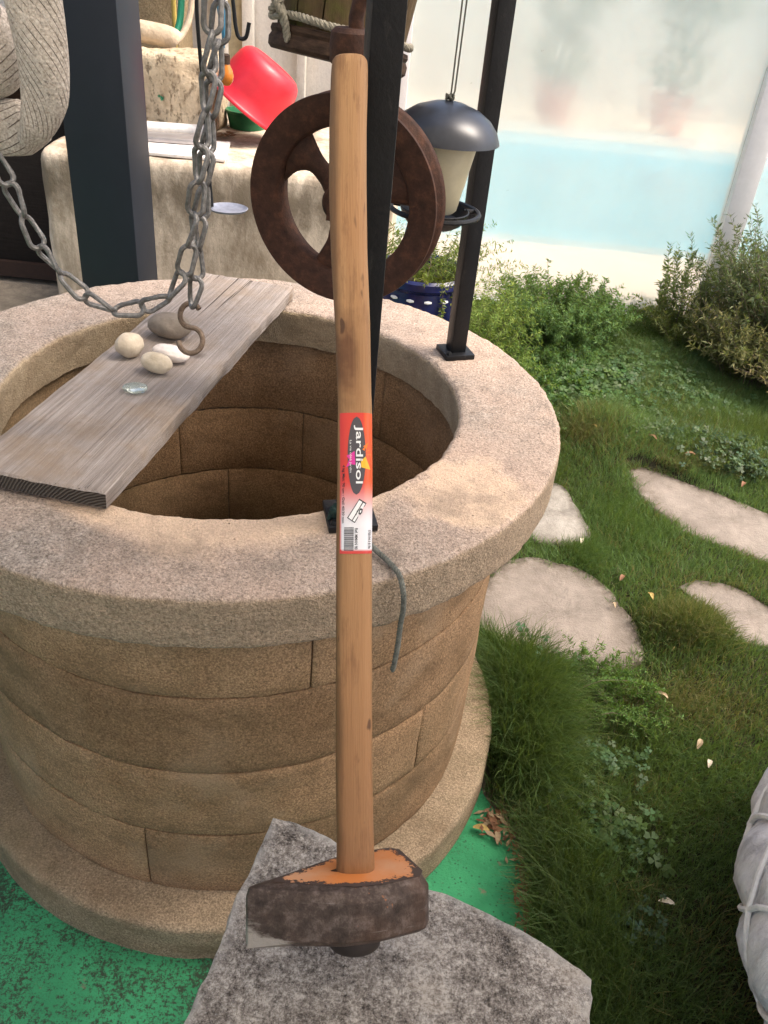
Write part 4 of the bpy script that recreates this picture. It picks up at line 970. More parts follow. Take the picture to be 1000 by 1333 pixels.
sp_ = m_.ramp(m_.math('ADD', m_.dist((.008, -.13, .005)), m_.math('MULTIPLY_ADD', m_.noise(40, 3), .05, -.025)), [(.013, 1.0), (.019, 0.0)])
c_ = m_.mix(sp_, c_, (.05, .34, .17))
MT['lime'] = m_.out(c_, .95, m_.bump(m_.math('SUBTRACT', m_.noise(40, 6, .75), m_.math('MULTIPLY', pit, .6)), .02, .9), spec=.1)
lb = rounded_box(-.90, -.508, 2.1, 2.40, PLZ + .004, PLZ + .262, .02, 14, .03, 5)
tag(obj('limestone_block', lb, MT['lime'], loc=(-.70, 2.24, PLZ + .12), sharp=60), 'rough honey-coloured limestone block with a small green paint mark on the plinth', 'stone block')
tag(obj('white_pipe', MB().tube([(-.93, 2.02, PLZ + .027), (-.515, 2.085, PLZ + .027)], .024, 20), plain('white_plastic', (.70, .68, .66), .35, 0, .45), loc=(-.72, 2.05, PLZ)), 'white plastic pipe lying in front of the limestone block', 'pipe')
bd = MB(); bd.prism([(-.80, 1.60 + .12), (-.386, 1.735), (-.425, 2.01), (-.80, 1.965)], PLZ + .006, PLZ + .016)
board = obj('white_board', bd, plain('white_painted_board', (.72, .68, .645), .5), bevel=.001, loc=(-.6, 1.8, PLZ)); tag(board, 'flat white board lying on the plinth beside the white pipe', 'board')
mt_ = MB(); mt_.box((-.66, 1.925, PLZ + .026), (.27, .10, .016), Matrix.Rotation(R_(6), 3, 'Z'))
tag(obj('metal_tray', mt_, plain('brushed_grey_metal', (.36, .34, .345), .35, .6, .5, 10, .25), bevel=.003, loc=(-.66, 1.925, PLZ + .018)), 'shallow grey metal tray resting on the white board', 'tray')
dl = MB(); rr_ = random.Random(9)
redm = Mat('red_plastic'); redm.out(redm.ramp(redm.noise(14, 5, .65), [(.3, (.52, .016, .03)), (.7, (.64, .024, .042))]), redm.ramp(redm.noise(40, 4, .7), [(.35, .30), (.65, .48)]), spec=.45)
tubc = Vector((-.388, 2.13, .884)); taxis = (CR * .66 + CU * .70 - CF * .38).normalized(); TM = taxis.to_track_quat('Z', 'Y').to_matrix()
tubp = [(.131, -.004), (.139, -.005), (.141, 0), (.137, .006), (.131, .010), (.128, .05), (.123, .10), (.117, .132), (.108, .152), (.094, .164), (.078, .169), (.074, .1665), (.03, .167), (0, .1675)]
tubp = [(r * 1.07, z * 1.07) for r, z in tubp]
tubi = [(0, .163), (.09, .160), (.104, .148), (.113, .13), (.119, .10), (.125, .05), (.128, 0), (.131, -.004)]
tubi = [(r * 1.07, z * 1.07) for r, z in tubi]
tag(obj('red_tub', MB().lathe(tubp + tubi, 72, c=tubc, M=TM), redm.m, loc=tuple(tubc), sharp=60), 'bright red round plastic tub tipped over on the plinth', 'tub')
tag(obj('green_crate', MB().lathe([(0, PLZ + .004), (.07, PLZ + .004), (.082, PLZ + .06), (.087, PLZ + .063), (.087, PLZ + .07), (.078, PLZ + .07), (.066, PLZ + .012), (0, PLZ + .012)], 32, c=(-.428, 2.36, 0)), plain('dark_green_plastic', (.02, .13, .055), .4), loc=(-.428, 2.36, PLZ)), 'dark green plastic bowl half hidden under the red tub', 'bowl')
lf = MB()
for i in range(14):
    p = Vector((-.47 + rr_.uniform(-.03, .035), 2.16 + rr_.uniform(-.03, .03), PLZ + .008 + rr_.uniform(0, .012))); a = rr_.uniform(0, 6.28); d1 = Vector((math.cos(a), math.sin(a), rr_.uniform(-.2, .4))) * .02; d2 = Vector((-math.sin(a), math.cos(a), rr_.uniform(-.3, .3))) * .007
    lf.add([p - d1, p - d2, p + d1, p + d2], [(0, 1, 2, 3)])
dlm = plain('dry_brown_leaf', (.20, .115, .055), .8, nz=60, amt=.5)
lfo = obj('dry_leaf_litter', lf, dlm, loc=(-.47, 2.16, PLZ)); tag(lfo, kind='stuff')
lfo['label'] = 'pinch of dry brown leaves on the plinth by the red tub'

# wall behind, hoses, hanging things
m_, c_, n_ = mat_render('pale_cream_wall', (.80, .755, .68), (.50, .44, .34), .5, 1.2); MT['cwall'] = m_.out(c_, .9, n_, spec=.15)
tag(obj('garden_wall', MB().box((-1.34, 3.10, 1.2), (2.94, .16, 2.46)), MT['cwall'], smooth=False, loc=(-1.34, 3.10, 0)), 'tall pale cream wall closing the terrace behind the plinth', 'wall')
m_, c_, n_ = mat_render('tan_roughcast', (.36, .28, .175), (.25, .19, .12), .6, 5); MT['tan'] = m_.out(m_.mix(.6, c_, m_.ramp(m_.noise(130, 3, .7), [(.35, .6), (.65, 1.25)]), 'MULTIPLY'), .95, m_.bump(m_.noise(110, 4, .7), .01, 1.0), spec=.1)
tag(obj('roughcast_pier', MB().box((-.93, 2.83, 1.2), (.30, .24, 2.4)), MT['tan'], bevel=.01, loc=(-.93, 2.83, 0)), 'tan roughcast masonry pier behind the limestone block', 'pier')
pp_ = thing('white_doorframe', 'pale boxed frame with a vertical batten on the wall behind the red tub', 'door frame', (-.62, 2.96, 0))
for x, wd in ((-.66, .06), (-.54, .05), (-.30, .04)): obj('batten', MB().box((x, 2.985, 1.15), (wd, .05, 2.3)), MT['cwall'], pp_, bevel=.004)
obj('panel', MB().box((-.60, 3.0, 1.15), (.07, .03, 2.3)), plain('ochre_panel', (.42, .35, .22), .8), pp_)
def hose(name, pts, r, mat, label): return tag(obj(name, MB().tube(catmull(pts, 12), r, 10), mat, loc=pts[-1]), label, 'hose', 'hoses hanging by the roughcast pier')
hose('hose', [(-.735, 2.62, 2.2), (-.733, 2.62, 1.4), (-.735, 2.60, 1.17), (-.75, 2.56, 1.06), (-.80, 2.5, 1.02)], .0135, plain('green_hose_rubber', (.02, .21, .12), .4), 'green garden hose hanging between the pier and the chain')
hose('hose', [(-.79, 2.66, 2.2), (-.785, 2.66, 1.4), (-.783, 2.66, 1.1), (-.79, 2.66, .9)], .010, plain('yellow_hose_rubber', (.45, .34, .09), .45), 'yellowish hose just left of the green hose')
hose('hose', [(-.69, 2.6, 2.2), (-.685, 2.6, 1.4), (-.69, 2.58, 1.16), (-.72, 2.54, 1.06), (-.77, 2.47, 1.01)], .012, plain('beige_hose_rubber', (.52, .42, .31), .5), 'beige hose just right of the green hose')
tag(obj('rolled_mat', MB().tube(catmull([(-1.02, 2.44, PLZ + .30), (-.88, 2.43, PLZ + .302), (-.76, 2.44, PLZ + .29), (-.72, 2.45, PLZ + .27)], 8), .040, 14), plain('beige_cloth', (.46, .37, .27), .9, nz=14, amt=.25, bump=.006, bs=40), loc=(-.88, 2.43, PLZ + .26)), 'rolled beige cloth lying along the top of the limestone block', 'cloth')

# hanging iron hooks with a small dish
dh = thing('hanging_dish', 'small grey dish hanging from a thin black crooked rod', 'dish hanger', (-.158, .70, .902))
obj('rod', MB().tube(catmull([(-.195, .70, .907), (-.2005, .70, 1.0), (-.2065, .70, 1.15), (-.214, .70, 1.30), (-.205, .70, 1.345), (-.17, .70, 1.362), (-.146, .70, 1.352), (-.139, .70, 1.32), (-.134, .70, 1.275), (-.127, .70, 1.256), (-.113, .70, 1.258), (-.106, .70, 1.285)], 8), .0042, 8), MT['black'], dh)
obj('stem', MB().tube(catmull([(-.17, .70, 1.36), (-.172, .69, 1.5), (-.18, .60, 1.9), (-.2, .40, 2.15), (-.15, -.10, TOPZ + .03)], 10), .0042, 8), MT['black'], dh)
obj('dish', MB().lathe([(0, 0), (.030, .001), (.042, .004), (.046, .009), (.045, .0095), (.040, .006), (.028, .0035), (0, .003)], 40, c=(-.158, .70, .899), M=Matrix.Diagonal((1, .95, 1))), plain('grey_blue_tin', (.20, .215, .27), .5, .2, .4, 40, .3), dh)
cordm = plain('blue_cord', (.04, .16, .26), .7)
bl = MB(); 
for k in range(3): bl.tube(catmull([(-.166 + .004 * k, .695, 1.36), (-.168 + .006 * k, .69 + .002 * k, 1.31), (-.160 + .002 * k, .69, 1.27), (-.158, .69, 1.235)], 8), .0026, 6)
tag(obj('cord_hank', bl, cordm, loc=(-.16, .69, 1.27)), 'short hank of blue cord hanging from the black crook above the orange fly trap', 'cord')
tb = thing('fly_trap', 'little orange-brown bulb with a dark cap hanging beside the red tub', 'fly trap', (-.157, .69, 1.166))
amber = Mat('amber_glass'); amber.out((.48, .155, .02), .2, spec=.5)
obj('bulb', MB().lathe([(0, 1.164), (.008, 1.1655), (.0145, 1.173), (.0165, 1.183), (.0145, 1.193), (.0095, 1.203), (.008, 1.208), (0, 1.208)], 28, c=(-.1545, .69, 0)), amber.m, tb)
obj('cap', MB().lathe([(0, 1.206), (.0095, 1.206), (.0095, 1.222), (.006, 1.225), (0, 1.225)], 20, c=(-.1545, .69, 0)), MT['bucketrim'], tb)

# dark things under the pergola at the far left
dk = thing('storage_chest', 'dark storage chest in the shade left of the plinth', 'chest', (-1.75, 2.7, 0))
dkm = wood_simple('black_brown_timber', (.010, .008, .007), (.022, .018, .016), (2, 30, 30))
obj('body', MB().box((-1.78, 2.75, .36), (1.20, .5, .70)), dkm, dk, bevel=.006)
obj('lid', MB().box((-1.78, 2.74, .735), (1.24, .54, .04)), dkm, dk, bevel=.006)
obj('plinth_board', MB().box((-1.78, 2.49, .04), (1.18, .03, .07)), plain('rust_brown_board', (.035, .02, .015), .7), dk)
obj('corner_batten', MB().box((-1.19, 2.49, .36), (.05, .02, .68)), dkm, dk)

# ------------------------------------------------------------------ blue pot and its plants
MT['bluepot'] = plain('cobalt_glazed_ceramic', (.012, .016, .085), .22, 0, .55, 12, .5)
pot = thing('blue_flower_pot', 'dark blue glazed pot with a row of white dashes behind the well', 'flower pot', (.345, 1.30, 0))
pc_ = (.315, 1.30, 0)
obj('body', MB().lathe([(0, .25), (.085, .25), (.10, .262), (.128, .36), (.136, .46), (.132, .54), (.128, .575), (.136, .585), (.146, .592), (.148, .612), (.140, .62), (.130, .612), (.128, .58), (0, .575)], 56, c=pc_), MT['bluepot'], pot)
obj('foot', MB().lathe([(0, 0), (.12, 0), (.12, .05), (.06, .07), (.05, .2), (.08, .249), (0, .249)], 40, c=pc_), MT['bluepot'], pot)
obj('soil', MB().lathe([(0, .592), (.128, .590)], 32, c=pc_), MT['soil'], pot)
wd0 = None
for i in range(16):
    a = R_(-170 + 22.5 * i); p = Vector((pc_[0] + .1375 * math.cos(a), pc_[1] + .1375 * math.sin(a), .558)); t = Vector((-math.sin(a), math.cos(a), 0))
    o = obj('white_dash', MB().tube([p - t * .011, p, p + t * .011], [.003, .0058, .003], 8), white, pot)

# ------------------------------------------------------------------ foliage
LEAF = leafmat('leaf_blades'); LEAFG = leafmat('glossy_leaf', .3, .45)
barkm = plain('grey_brown_twig', (.11, .085, .06), .9, nz=80, amt=.4)
def rot_basis(d):
    d = d / (np.linalg.norm(d, axis=-1, keepdims=True) + 1e-9); r = rng.normal(size=d.shape); s = np.cross(d, r); s /= np.linalg.norm(s, axis=-1, keepdims=True) + 1e-9
    return d, s, np.cross(s, d)
def leaves(P, Dr, L, Wd, col, name, mat, parent=None, loc=None, droop=.15, fold=.25):
    """each leaf is a folded 6-point blade of two quads"""
    N = len(P); d, s, n = rot_basis(Dr); L = np.broadcast_to(L, (N,))[:, None]; Wd = np.broadcast_to(Wd, (N,))[:, None]
    base = P; midp = P + d * L * .5 + n * L * .0; tip = P + d * L - n * L * droop
    a1 = P + d * L * .38 + s * Wd * .5 + n * Wd * fold; a2 = P + d * L * .38 - s * Wd * .5 + n * Wd * fold; md = P + d * L * .40
    V = np.stack([np.stack([base, a1, tip, md], 1), np.stack([base, md, tip, a2], 1)], 1).reshape(-1, 4, 3)
    return polys_mesh(name, V, 4, mat, parent, np.repeat(col, 2, 0), loc)
def colvar(base, N, v=.35, warm=.15):
    b = np.array(base); k = 1 + rng.uniform(-v, v, (N, 1)); h = rng.uniform(-warm, warm, (N, 1)); c = b * k; c[:, :1] *= 1 + h; c[:, 2:] *= 1 - h; return np.clip(c, .004, 1)
def sprays(stems, leaf_n, L, Wd, spread, base, tipc=None):
    """stems: (S, K, 3) polylines; leaves set along them; returns P, D, col"""
    S, K, _ = stems.shape; t = rng.uniform(.15, 1, (S, leaf_n)); f = t * (K - 1); i = np.minimum(f.astype(int), K - 2); fr = (f - i)[..., None]
    ar = np.arange(S)[:, None]; P = stems[ar, i] * (1 - fr) + stems[ar, i + 1] * fr; T = stems[ar, i + 1] - stems[ar, i]; T /= np.linalg.norm(T, axis=-1, keepdims=True) + 1e-9
    r = rng.normal(size=P.shape); r -= T * (r * T).sum(-1, keepdims=True); r /= np.linalg.norm(r, axis=-1, keepdims=True) + 1e-9
    Dd = T * (1 - spread) + r * spread; N = S * leaf_n
    c = colvar(base, N)
    if tipc is not None: k = (t.reshape(-1, 1)) ** 2; c = c * (1 - k) + colvar(tipc, N) * k
    return P.reshape(-1, 3), Dd.reshape(-1, 3), c
def stem_lines(base, S, h, lean, curl, K=7, spreadr=.1, rootr=.05):
    b = np.array(base); a = rng.uniform(0, 2 * np.pi, S); rr = rootr * np.sqrt(rng.uniform(0, 1, S)); root = b + np.stack([rr * np.cos(a), rr * np.sin(a), 0 * a], 1)
    hh = h * rng.uniform(.55, 1.1, S); out = spreadr * rng.uniform(.2, 1.1, S) ; a2 = a + rng.normal(0, .5, S); t = np.linspace(0, 1, K)
    x = root[:, None, 0] + (np.cos(a2) * out)[:, None] * t ** curl + lean[0] * t * hh[:, None]; y = root[:, None, 1] + (np.sin(a2) * out)[:, None] * t ** curl + lean[1] * t * hh[:, None]
    z = root[:, None, 2] + hh[:, None] * (t * (1 - .18 * t ** 2)); w = np.stack([x, y, np.broadcast_to(z, x.shape)], -1); return w + rng.normal(0, .006, w.shape) * t[None, :, None]
def stems_mesh(stems, r, k=3):
    """three-sided tapered twigs"""
    S, K, _ = stems.shape; V = []; t = np.linspace(1, .25, K)
    A = np.array([[math.cos(q), math.sin(q), 0] for q in (0, 2.09, 4.19)])
    ring = stems[:, :, None, :] + A[None, None] * (np.broadcast_to(np.array(r).reshape(-1, 1, 1, 1), (S, 1, 1, 1)) * t[None, :, None, None])
    q = []
    for j in range(3): l = (j + 1) % 3; q.append(np.stack([ring[:, :-1, j], ring[:, :-1, l], ring[:, 1:, l], ring[:, 1:, j]], 2))
    return np.concatenate(q, 1).reshape(-1, 4, 3)
def bush(name, label, cat, base, groups, loc_h=0, twig=barkm):
    o = thing(name, label, cat, tuple(base))
    Ps, Ds, Cs, Ls, Ws, St = [], [], [], [], [], []
    for g_ in groups:
        st = stem_lines(g_['base'], g_['S'], g_['h'], g_.get('lean', (0, 0)), g_.get('curl', 1.6), g_.get('K', 7), g_['r'], g_.get('root', .06))
        P, Dd, c = sprays(st, g_['n'], 0, 0, g_.get('spread', .7), g_['col'], g_.get('tip'))
        Ps.append(P); Ds.append(Dd); Cs.append(c); Ls.append(g_['L'] * rng.uniform(.6, 1.2, len(P))); Ws.append(np.full(len(P), g_['W'])); St.append(stems_mesh(st, np.full(len(st), g_.get('tw', .0014))))
    q = np.concatenate(St); tg = polys_mesh('twigs', q, 4, twig, o); tg['kind'] = 'stuff'
    lv = leaves(np.concatenate(Ps), np.concatenate(Ds), np.concatenate(Ls), np.concatenate(Ws), np.concatenate(Cs), 'foliage', LEAF, o); lv['kind'] = 'stuff'
    return o
YG = (.16, .19, .025); G1 = (.055, .105, .022); G2 = (.035, .075, .018); SG = (.085, .105, .05)
bush('fern_plant', 'light green feathery fern spilling from the blue pot', 'fern', (.34, 1.30, .59), [
    dict(base=(.33, 1.30, .58), S=70, h=.19, r=.20, n=46, L=.016, W=.0035, col=(.10, .155, .03), tip=(.17, .21, .045), spread=.85, root=.09),
    dict(base=(.36, 1.28, .60), S=26, h=.06, r=.24, n=50, L=.014, W=.0035, col=YG, tip=(.20, .22, .04), spread=.8, root=.07),
    dict(base=(.395, 1.20, .60), S=9, h=-.17, r=.05, n=60, L=.015, W=.007, col=(.17, .21, .04), spread=.8, root=.035, curl=.5)])
bush('asparagus_fern', 'tall airy yellow-green plant between the post and the pool screen', 'plant', (.62, 1.85, 0), [
    dict(base=(.53, 1.78, 0), S=170, h=.50, r=.17, n=70, L=.024, W=.0042, col=(.12, .18, .035), tip=(.20, .28, .06), spread=.75, root=.12),
    dict(base=(.62, 1.70, 0), S=100, h=.28, r=.15, n=66, L=.02, W=.0045, col=(.10, .17, .035), tip=(.16, .24, .05), spread=.75, root=.12)])
bush('feathery_shrub', 'dense dark green feathery shrub at the left of the pool screen', 'shrub', (.93, 2.25, 0), [
    dict(base=(.93, 2.28, 0), S=520, h=.31, r=.20, n=80, L=.022, W=.0050, col=(.052, .105, .028), tip=(.12, .215, .065), spread=.72, root=.16, curl=1.1),
    dict(base=(.80, 2.02, 0), S=240, h=.18, r=.18, n=64, L=.02, W=.0050, col=(.045, .095, .024), tip=(.09, .17, .045), spread=.72, root=.12, curl=1.1)])
bush('spreading_shrub', 'low spreading green shrub along the foot of the pool screen', 'shrub', (1.28, 2.5, 0), [
    dict(base=(1.32, 2.50, 0), S=380, h=.085, r=.30, n=52, L=.022, W=.005, col=G2, tip=(.07, .12, .03), spread=.7, root=.22, curl=1.0),
    dict(base=(1.14, 2.26, 0), S=280, h=.10, r=.22, n=52, L=.02, W=.005, col=G1, tip=(.085, .14, .035), spread=.7, root=.2, curl=1.0)])
bush('tall_weed', 'upright pale green weed with a bare flower stalk before the pool screen', 'weed', (1.48, 2.45, 0), [
    dict(base=(1.52, 2.48, 0), S=60, h=.46, r=.10, n=60, L=.028, W=.006, col=(.09, .125, .04), tip=(.16, .20, .07), spread=.62, root=.08, curl=1.0),
    dict(base=(1.57, 2.46, 0), S=3, h=.70, r=.05, n=14, L=.03, W=.006, col=(.07, .09, .04), spread=.5, root=.03, curl=1.0),
    dict(base=(1.50, 2.40, 0), S=50, h=.24, r=.14, n=50, L=.026, W=.006, col=(.10, .13, .04), tip=(.17, .19, .06), spread=.65, root=.08)])
bush('rosemary_bush', 'big grey-green rosemary-like bush with woody stems at the right edge', 'bush', (1.95, 2.30, 0), [
    dict(base=(1.93, 2.26, .02), S=330, h=.66, r=.33, n=56, L=.030, W=.006, col=(.065, .085, .038), tip=(.14, .17, .085), spread=.6, root=.17, tw=.0028, curl=1.3),
    dict(base=(1.72, 2.34, .02), S=110, h=.60, r=.16, n=60, L=.032, W=.0055, col=(.06, .08, .04), tip=(.11, .14, .075), spread=.55, root=.12, tw=.002, curl=1.3),
    dict(base=(1.74, 2.10, .02), S=240, h=.36, r=.26, n=46, L=.028, W=.007, col=(.07, .085, .035), tip=(.22, .21, .09), spread=.65, root=.12, tw=.0026),
    dict(base=(1.92, 1.90, .02), S=150, h=.27, r=.28, n=24, L=.026, W=.007, col=(.09, .085, .04), tip=(.26, .22, .10), spread=.65, root=.10, tw=.0035)], twig=plain('pale_woody_stem', (.12, .095, .07), .9, nz=70, amt=.5))

# ------------------------------------------------------------------ stepping stones
def mat_flag(name, a, b):
    m = Mat(name); f = m.noise(26, 7, .7); g_ = m.noise(6, 5, .6); h = m.noise(220, 3, .7)
    col = m.mix(.45, m.ramp(m.math('ADD', m.math('MULTIPLY', f, .45), m.math('MULTIPLY', g_, .55)), [(.35, a), (.65, b)]), m.ramp(h, [(.32, .68), (.66, 1.18)]), 'MULTIPLY')
    dirt = m.math('MULTIPLY', m.attr('edge'), m.ramp(m.noise(22, 6, .72), [(.34, 0.0), (.56, 1.0)]))
    col = m.mix(m.math('MULTIPLY', dirt, .8), col, (.06, .045, .028))
    stn = m.ramp(m.noise(11, 6, .7, vec=m.mapped(loc=(3, 3, 3))), [(.55, 0.0), (.7, 1.0)])
    col = m.mix(m.math('MULTIPLY', stn, .35), col, (.13, .10, .08))
    ck = m.ramp(m.voro(420), [(.05, .6), (.2, 1.0)])
    col = m.mix(.5, col, ck, 'MULTIPLY')
    return m.out(col, .92, m.bump(m.math('ADD', f, m.math('MULTIPLY', h, .5)), .008, .8), spec=.12)
fl1 = mat_flag('pinkish_flagstone', (.19, .162, .138), (.305, .262, .225)); fl2 = mat_flag('pale_pitted_flagstone', (.19, .17, .145), (.36, .335, .295))
FL = {
 'A': [(.50, .415), (.56, .538), (.619, .641), (.699, .68), (.776, .671), (.859, .638), (.921, .551), (.955, .439), (.963, .342), (.944, .279), (.87, .247), (.773, .231), (.689, .232), (.62, .266), (.55, .32)],
 'B': [(.64, .80), (.66, .98), (.75, 1.08), (.817, 1.103), (.854, 1.077), (.871, .975), (.894, .865), (.893, .792), (.853, .754), (.75, .75)],
 'C': [(1.079, 1.247), (1.136, 1.268), (1.22, 1.228), (1.354, 1.141), (1.503, 1.044), (1.621, .957), (1.70, .80), (1.60, .69), (1.517, .69), (1.413, .764), (1.294, .828), (1.193, .892), (1.131, .991), (1.087, 1.082)],
 'D': [(1.108, .608), (1.166, .641), (1.233, .645), (1.299, .61), (1.347, .554), (1.431, .494), (1.42, .38), (1.366, .355), (1.29, .378), (1.216, .396), (1.178, .441), (1.165, .505), (1.135, .563)]}
FLAB = {'A': 'rounded pinkish stepping stone right beside the well, largest in view', 'B': 'pale pitted stepping stone showing just behind the well rim', 'C': 'long narrow pinkish stepping stone below the shrubs at the right', 'D': 'pinkish stepping stone cut off at the right edge behind the dry grass tuft'}
def flag_mesh(poly, z0, z1, seed):
    P = catmull([Vector((x, y, 0)) for x, y in poly] + [Vector((*poly[0], 0))], 8)[:-1]; Q = np.array([(p.x, p.y) for p in P]); c = Q.mean(0); m = len(Q)
    Q = Q + ((Q - c) / np.linalg.norm(Q - c, axis=1)[:, None]) * (fbm(np.c_[Q * 14, 0 * Q[:, 0]], seed, 3) * .012)[:, None]
    rings = [(1.0, z0), (1.0, z1 - .010), (.99, z1 - .004), (.97, z1)] + [(s, z1) for s in np.linspace(.9, .06, 12)]
    V = np.array([[(c[0] + (x - c[0]) * s, c[1] + (y - c[1]) * s, z) for x, y in Q] for s, z in rings]); V[2:, :, 2] += fbm(V[2:] * 16, seed, 3) * .004
    F = [(r * m + i, r * m + (i + 1) % m, (r + 1) * m + (i + 1) % m, (r + 1) * m + i) for r in range(len(rings) - 1) for i in range(m)]; F.append(tuple((len(rings) - 1) * m + i for i in range(m)))
    ar = np.sum(Q[:, 0] * np.roll(Q[:, 1], -1) - np.roll(Q[:, 0], -1) * Q[:, 1])
    if ar < 0: F = [f[::-1] for f in F]
    return MB().add(V.reshape(-1, 3), F)
for i, k in enumerate(FL):
    c = np.mean(FL[k], 0); fo = obj('stepping_stone', flag_mesh(FL[k], -.015, .018, 60 + i), fl2 if k == 'B' else fl1, loc=(c[0], c[1], 0), sharp=60); tag(fo, FLAB[k], 'stepping stone', 'stepping stones in the lawn')
    m16 = len(fo.data.vertices) // 16; ea = np.zeros((16, m16, 4), np.float32); ea[:8, :, :3] = np.array([1, 1, 1, 1, .7, .45, .25, .1])[:, None, None]
    fo.data.color_attributes.new('edge', 'FLOAT_COLOR', 'POINT').data.foreach_set('color', ea.ravel())

# ------------------------------------------------------------------ lawn
lawn = [(.62, -2.2), (.625, -.9), (.634, -.55), (.606, -.44), (.614, -.36), (.605, -.28), (.568, -.2), (.537, -.15), (.40, .45), (.25, .72), (.22, 2.74), (3.4, 2.74), (3.4, -2.2)]
def inside(P, poly):
    x, y = P[:, 0], P[:, 1]; r = np.zeros(len(P), bool); n = len(poly)
    for i in range(n):
        (x0, y0), (x1, y1) = poly[i], poly[(i + 1) % n]
        c = ((y0 > y) != (y1 > y)) & (x < (x1 - x0) * (y - y0) / (y1 - y0 + 1e-12) + x0); r ^= c
    return r
MOUND = [(1.09, .40, .12, .10, .035), (.64, .12, .09, .22, .03), (.66, .40, .07, .08, .03), (.98, 1.42, .16, .14, .04), (.72, -.62, .16, .3, .02), (1.35, 1.36, .45, .15, .05), (1.1, 2.0, .5, .5, .05)]
def gz(P):
    z = fbm(np.c_[P * 3.0, 0 * P[:, 0]], 77, 3) * .022 + .004
    for x, y, a, b, h in MOUND: z = z + h * np.exp(-((P[:, 0] - x) / a) ** 2 - ((P[:, 1] - y) / b) ** 2)
    for k in FL:                      # hollow where the stones lie
        c = np.mean(FL[k], 0); s = [((px_ - c[0]) * 1.04 + c[0], (py_ - c[1]) * 1.04 + c[1]) for px_, py_ in FL[k]]
        z = np.where(inside(P, s), np.minimum(z, .004), z)
    return z
gx, gy = np.meshgrid(np.arange(.16, 3.45, .035), np.arange(-2.2, 2.76, .035)); GP = np.c_[gx.ravel(), gy.ravel()]
ins = inside(GP, [(x - .0 if x > .3 else x, y) for x, y in lawn]).reshape(gx.shape); zz_ = gz(GP)
mb = MB(); W2 = gx.shape[1]; mb.v = [(p[0], p[1], z_) for p, z_ in zip(GP, zz_)]
for j in range(gx.shape[0] - 1):
    for i in range(W2 - 1):
        if ins[j, i] and ins[j, i + 1] and ins[j + 1, i] and ins[j + 1, i + 1]: mb.f.append((j * W2 + i, j * W2 + i + 1, (j + 1) * W2 + i + 1, (j + 1) * W2 + i))
mb.m = [0] * len(mb.f)
tag(obj('lawn_soil', mb, MT['soil'], sharp=180), kind='structure')
def blades(P, h, lean, wd, col, name, label):
    N = len(P); z = gz(P) - .003; a = rng.uniform(0, 2 * np.pi, N); s = np.stack([np.cos(a), np.sin(a), 0 * a], 1) * wd[:, None] * .5
    la = rng.uniform(0, 2 * np.pi, N); lv = np.stack([np.cos(la), np.sin(la)], 1) * rng.uniform(.1, .75, N)[:, None] + lean
    b = np.c_[P, z]; up = np.array([0, 0, 1.0])
    def at_(t): return b + np.c_[lv * (h * t ** 1.7)[:, None], h * t * (1 - .28 * t * np.linalg.norm(lv, axis=1))]
    o_ = np.ones(N); p1, p2, p3 = at_(o_ * .40), at_(o_ * .75), at_(o_)
    V = np.stack([np.stack([b - s, b + s, p1 + s * .85, p1 - s * .85], 1), np.stack([p1 - s * .85, p1 + s * .85, p2 + s * .55, p2 - s * .55], 1), np.stack([p2 - s * .55, p2 + s * .55, p3 + s * .06, p3 - s * .06], 1)], 1).reshape(-1, 4, 3)
    tipk = (rng.uniform(0, 1, (N, 1)) ** 1.5); tc = col * (1 - .45 * tipk) + np.array([.20, .235, .09]) * .45 * tipk
    C3 = np.repeat(col[:, None, :], 12, 1).reshape(N, 3, 4, 3).copy(); mc = col * .6 + tc * .4
    C3[:, 1, 2:] = tc[:, None] * .6 + mc[:, None] * .4; C3[:, 2, :2] = tc[:, None] * .6 + mc[:, None] * .4; C3[:, 2, 2:] = tc[:, None]
    o = polys_mesh(name, V, 4, LEAF, None, C3.reshape(-1, 4, 3)); tag(o, kind='stuff'); o['label'] = label; return o
def shrunk(k, f): c = np.mean(FL[k], 0); return [((x - c[0]) * f + c[0], (y - c[1]) * f + c[1]) for x, y in FL[k]]
flagin = [shrunk(k, .955) for k in FL]; flagin2 = [shrunk(k, .86) for k in FL]
def keep(P):
    k = inside(P, lawn) & (np.hypot(P[:, 0], P[:, 1]) > .556)
    for s, s2 in zip(flagin, flagin2): k &= ~((inside(P, s) & (vnoise(np.c_[P * 45, 0 * P[:, 0]], 3) > -.22)) | inside(P, s2))
    k &= P[:, 0] < 1.45 + .42 * P[:, 1] + .25
    return P[k]
NB = 560000
P = np.c_[rng.uniform(.2, 2.9, NB), rng.uniform(-1.05, 2.72, NB)]; P = keep(P)
nz = fbm(np.c_[P * 4.5, 0 * P[:, 0]], 5, 3); nz2 = fbm(np.c_[P * 11, 0 * P[:, 0]], 15, 3)
h = .032 + .014 * (nz + .3) + .008 * nz2
for x, y, a, b, hh in [(1.09, .40, .12, .10, .030), (.98, 1.42, .14, .12, .035), (1.5, 1.5, .6, .2, .03), (1.2, 2.0, .7, .5, .03), (.72, -.55, .14, .35, .035), (.8, -.2, .3, .3, .010)]:
    h = h + hh * np.exp(-((P[:, 0] - x) / a) ** 2 - ((P[:, 1] - y) / b) ** 2)
h = np.maximum(h, .012) * rng.uniform(.55, 1.25, len(P))
gc = np.array([.092, .160, .058]); c = gc[None] * (1 + .5 * nz[:, None] + rng.uniform(-.35, .35, (len(P), 1)))
far = np.clip((P[:, 1:2] - .0) / 1.4, 0, 1); c = c * (1 + .25 * far)
dry = np.clip((nz2 + .05) * 2.0, 0, 1)[:, None] * .30
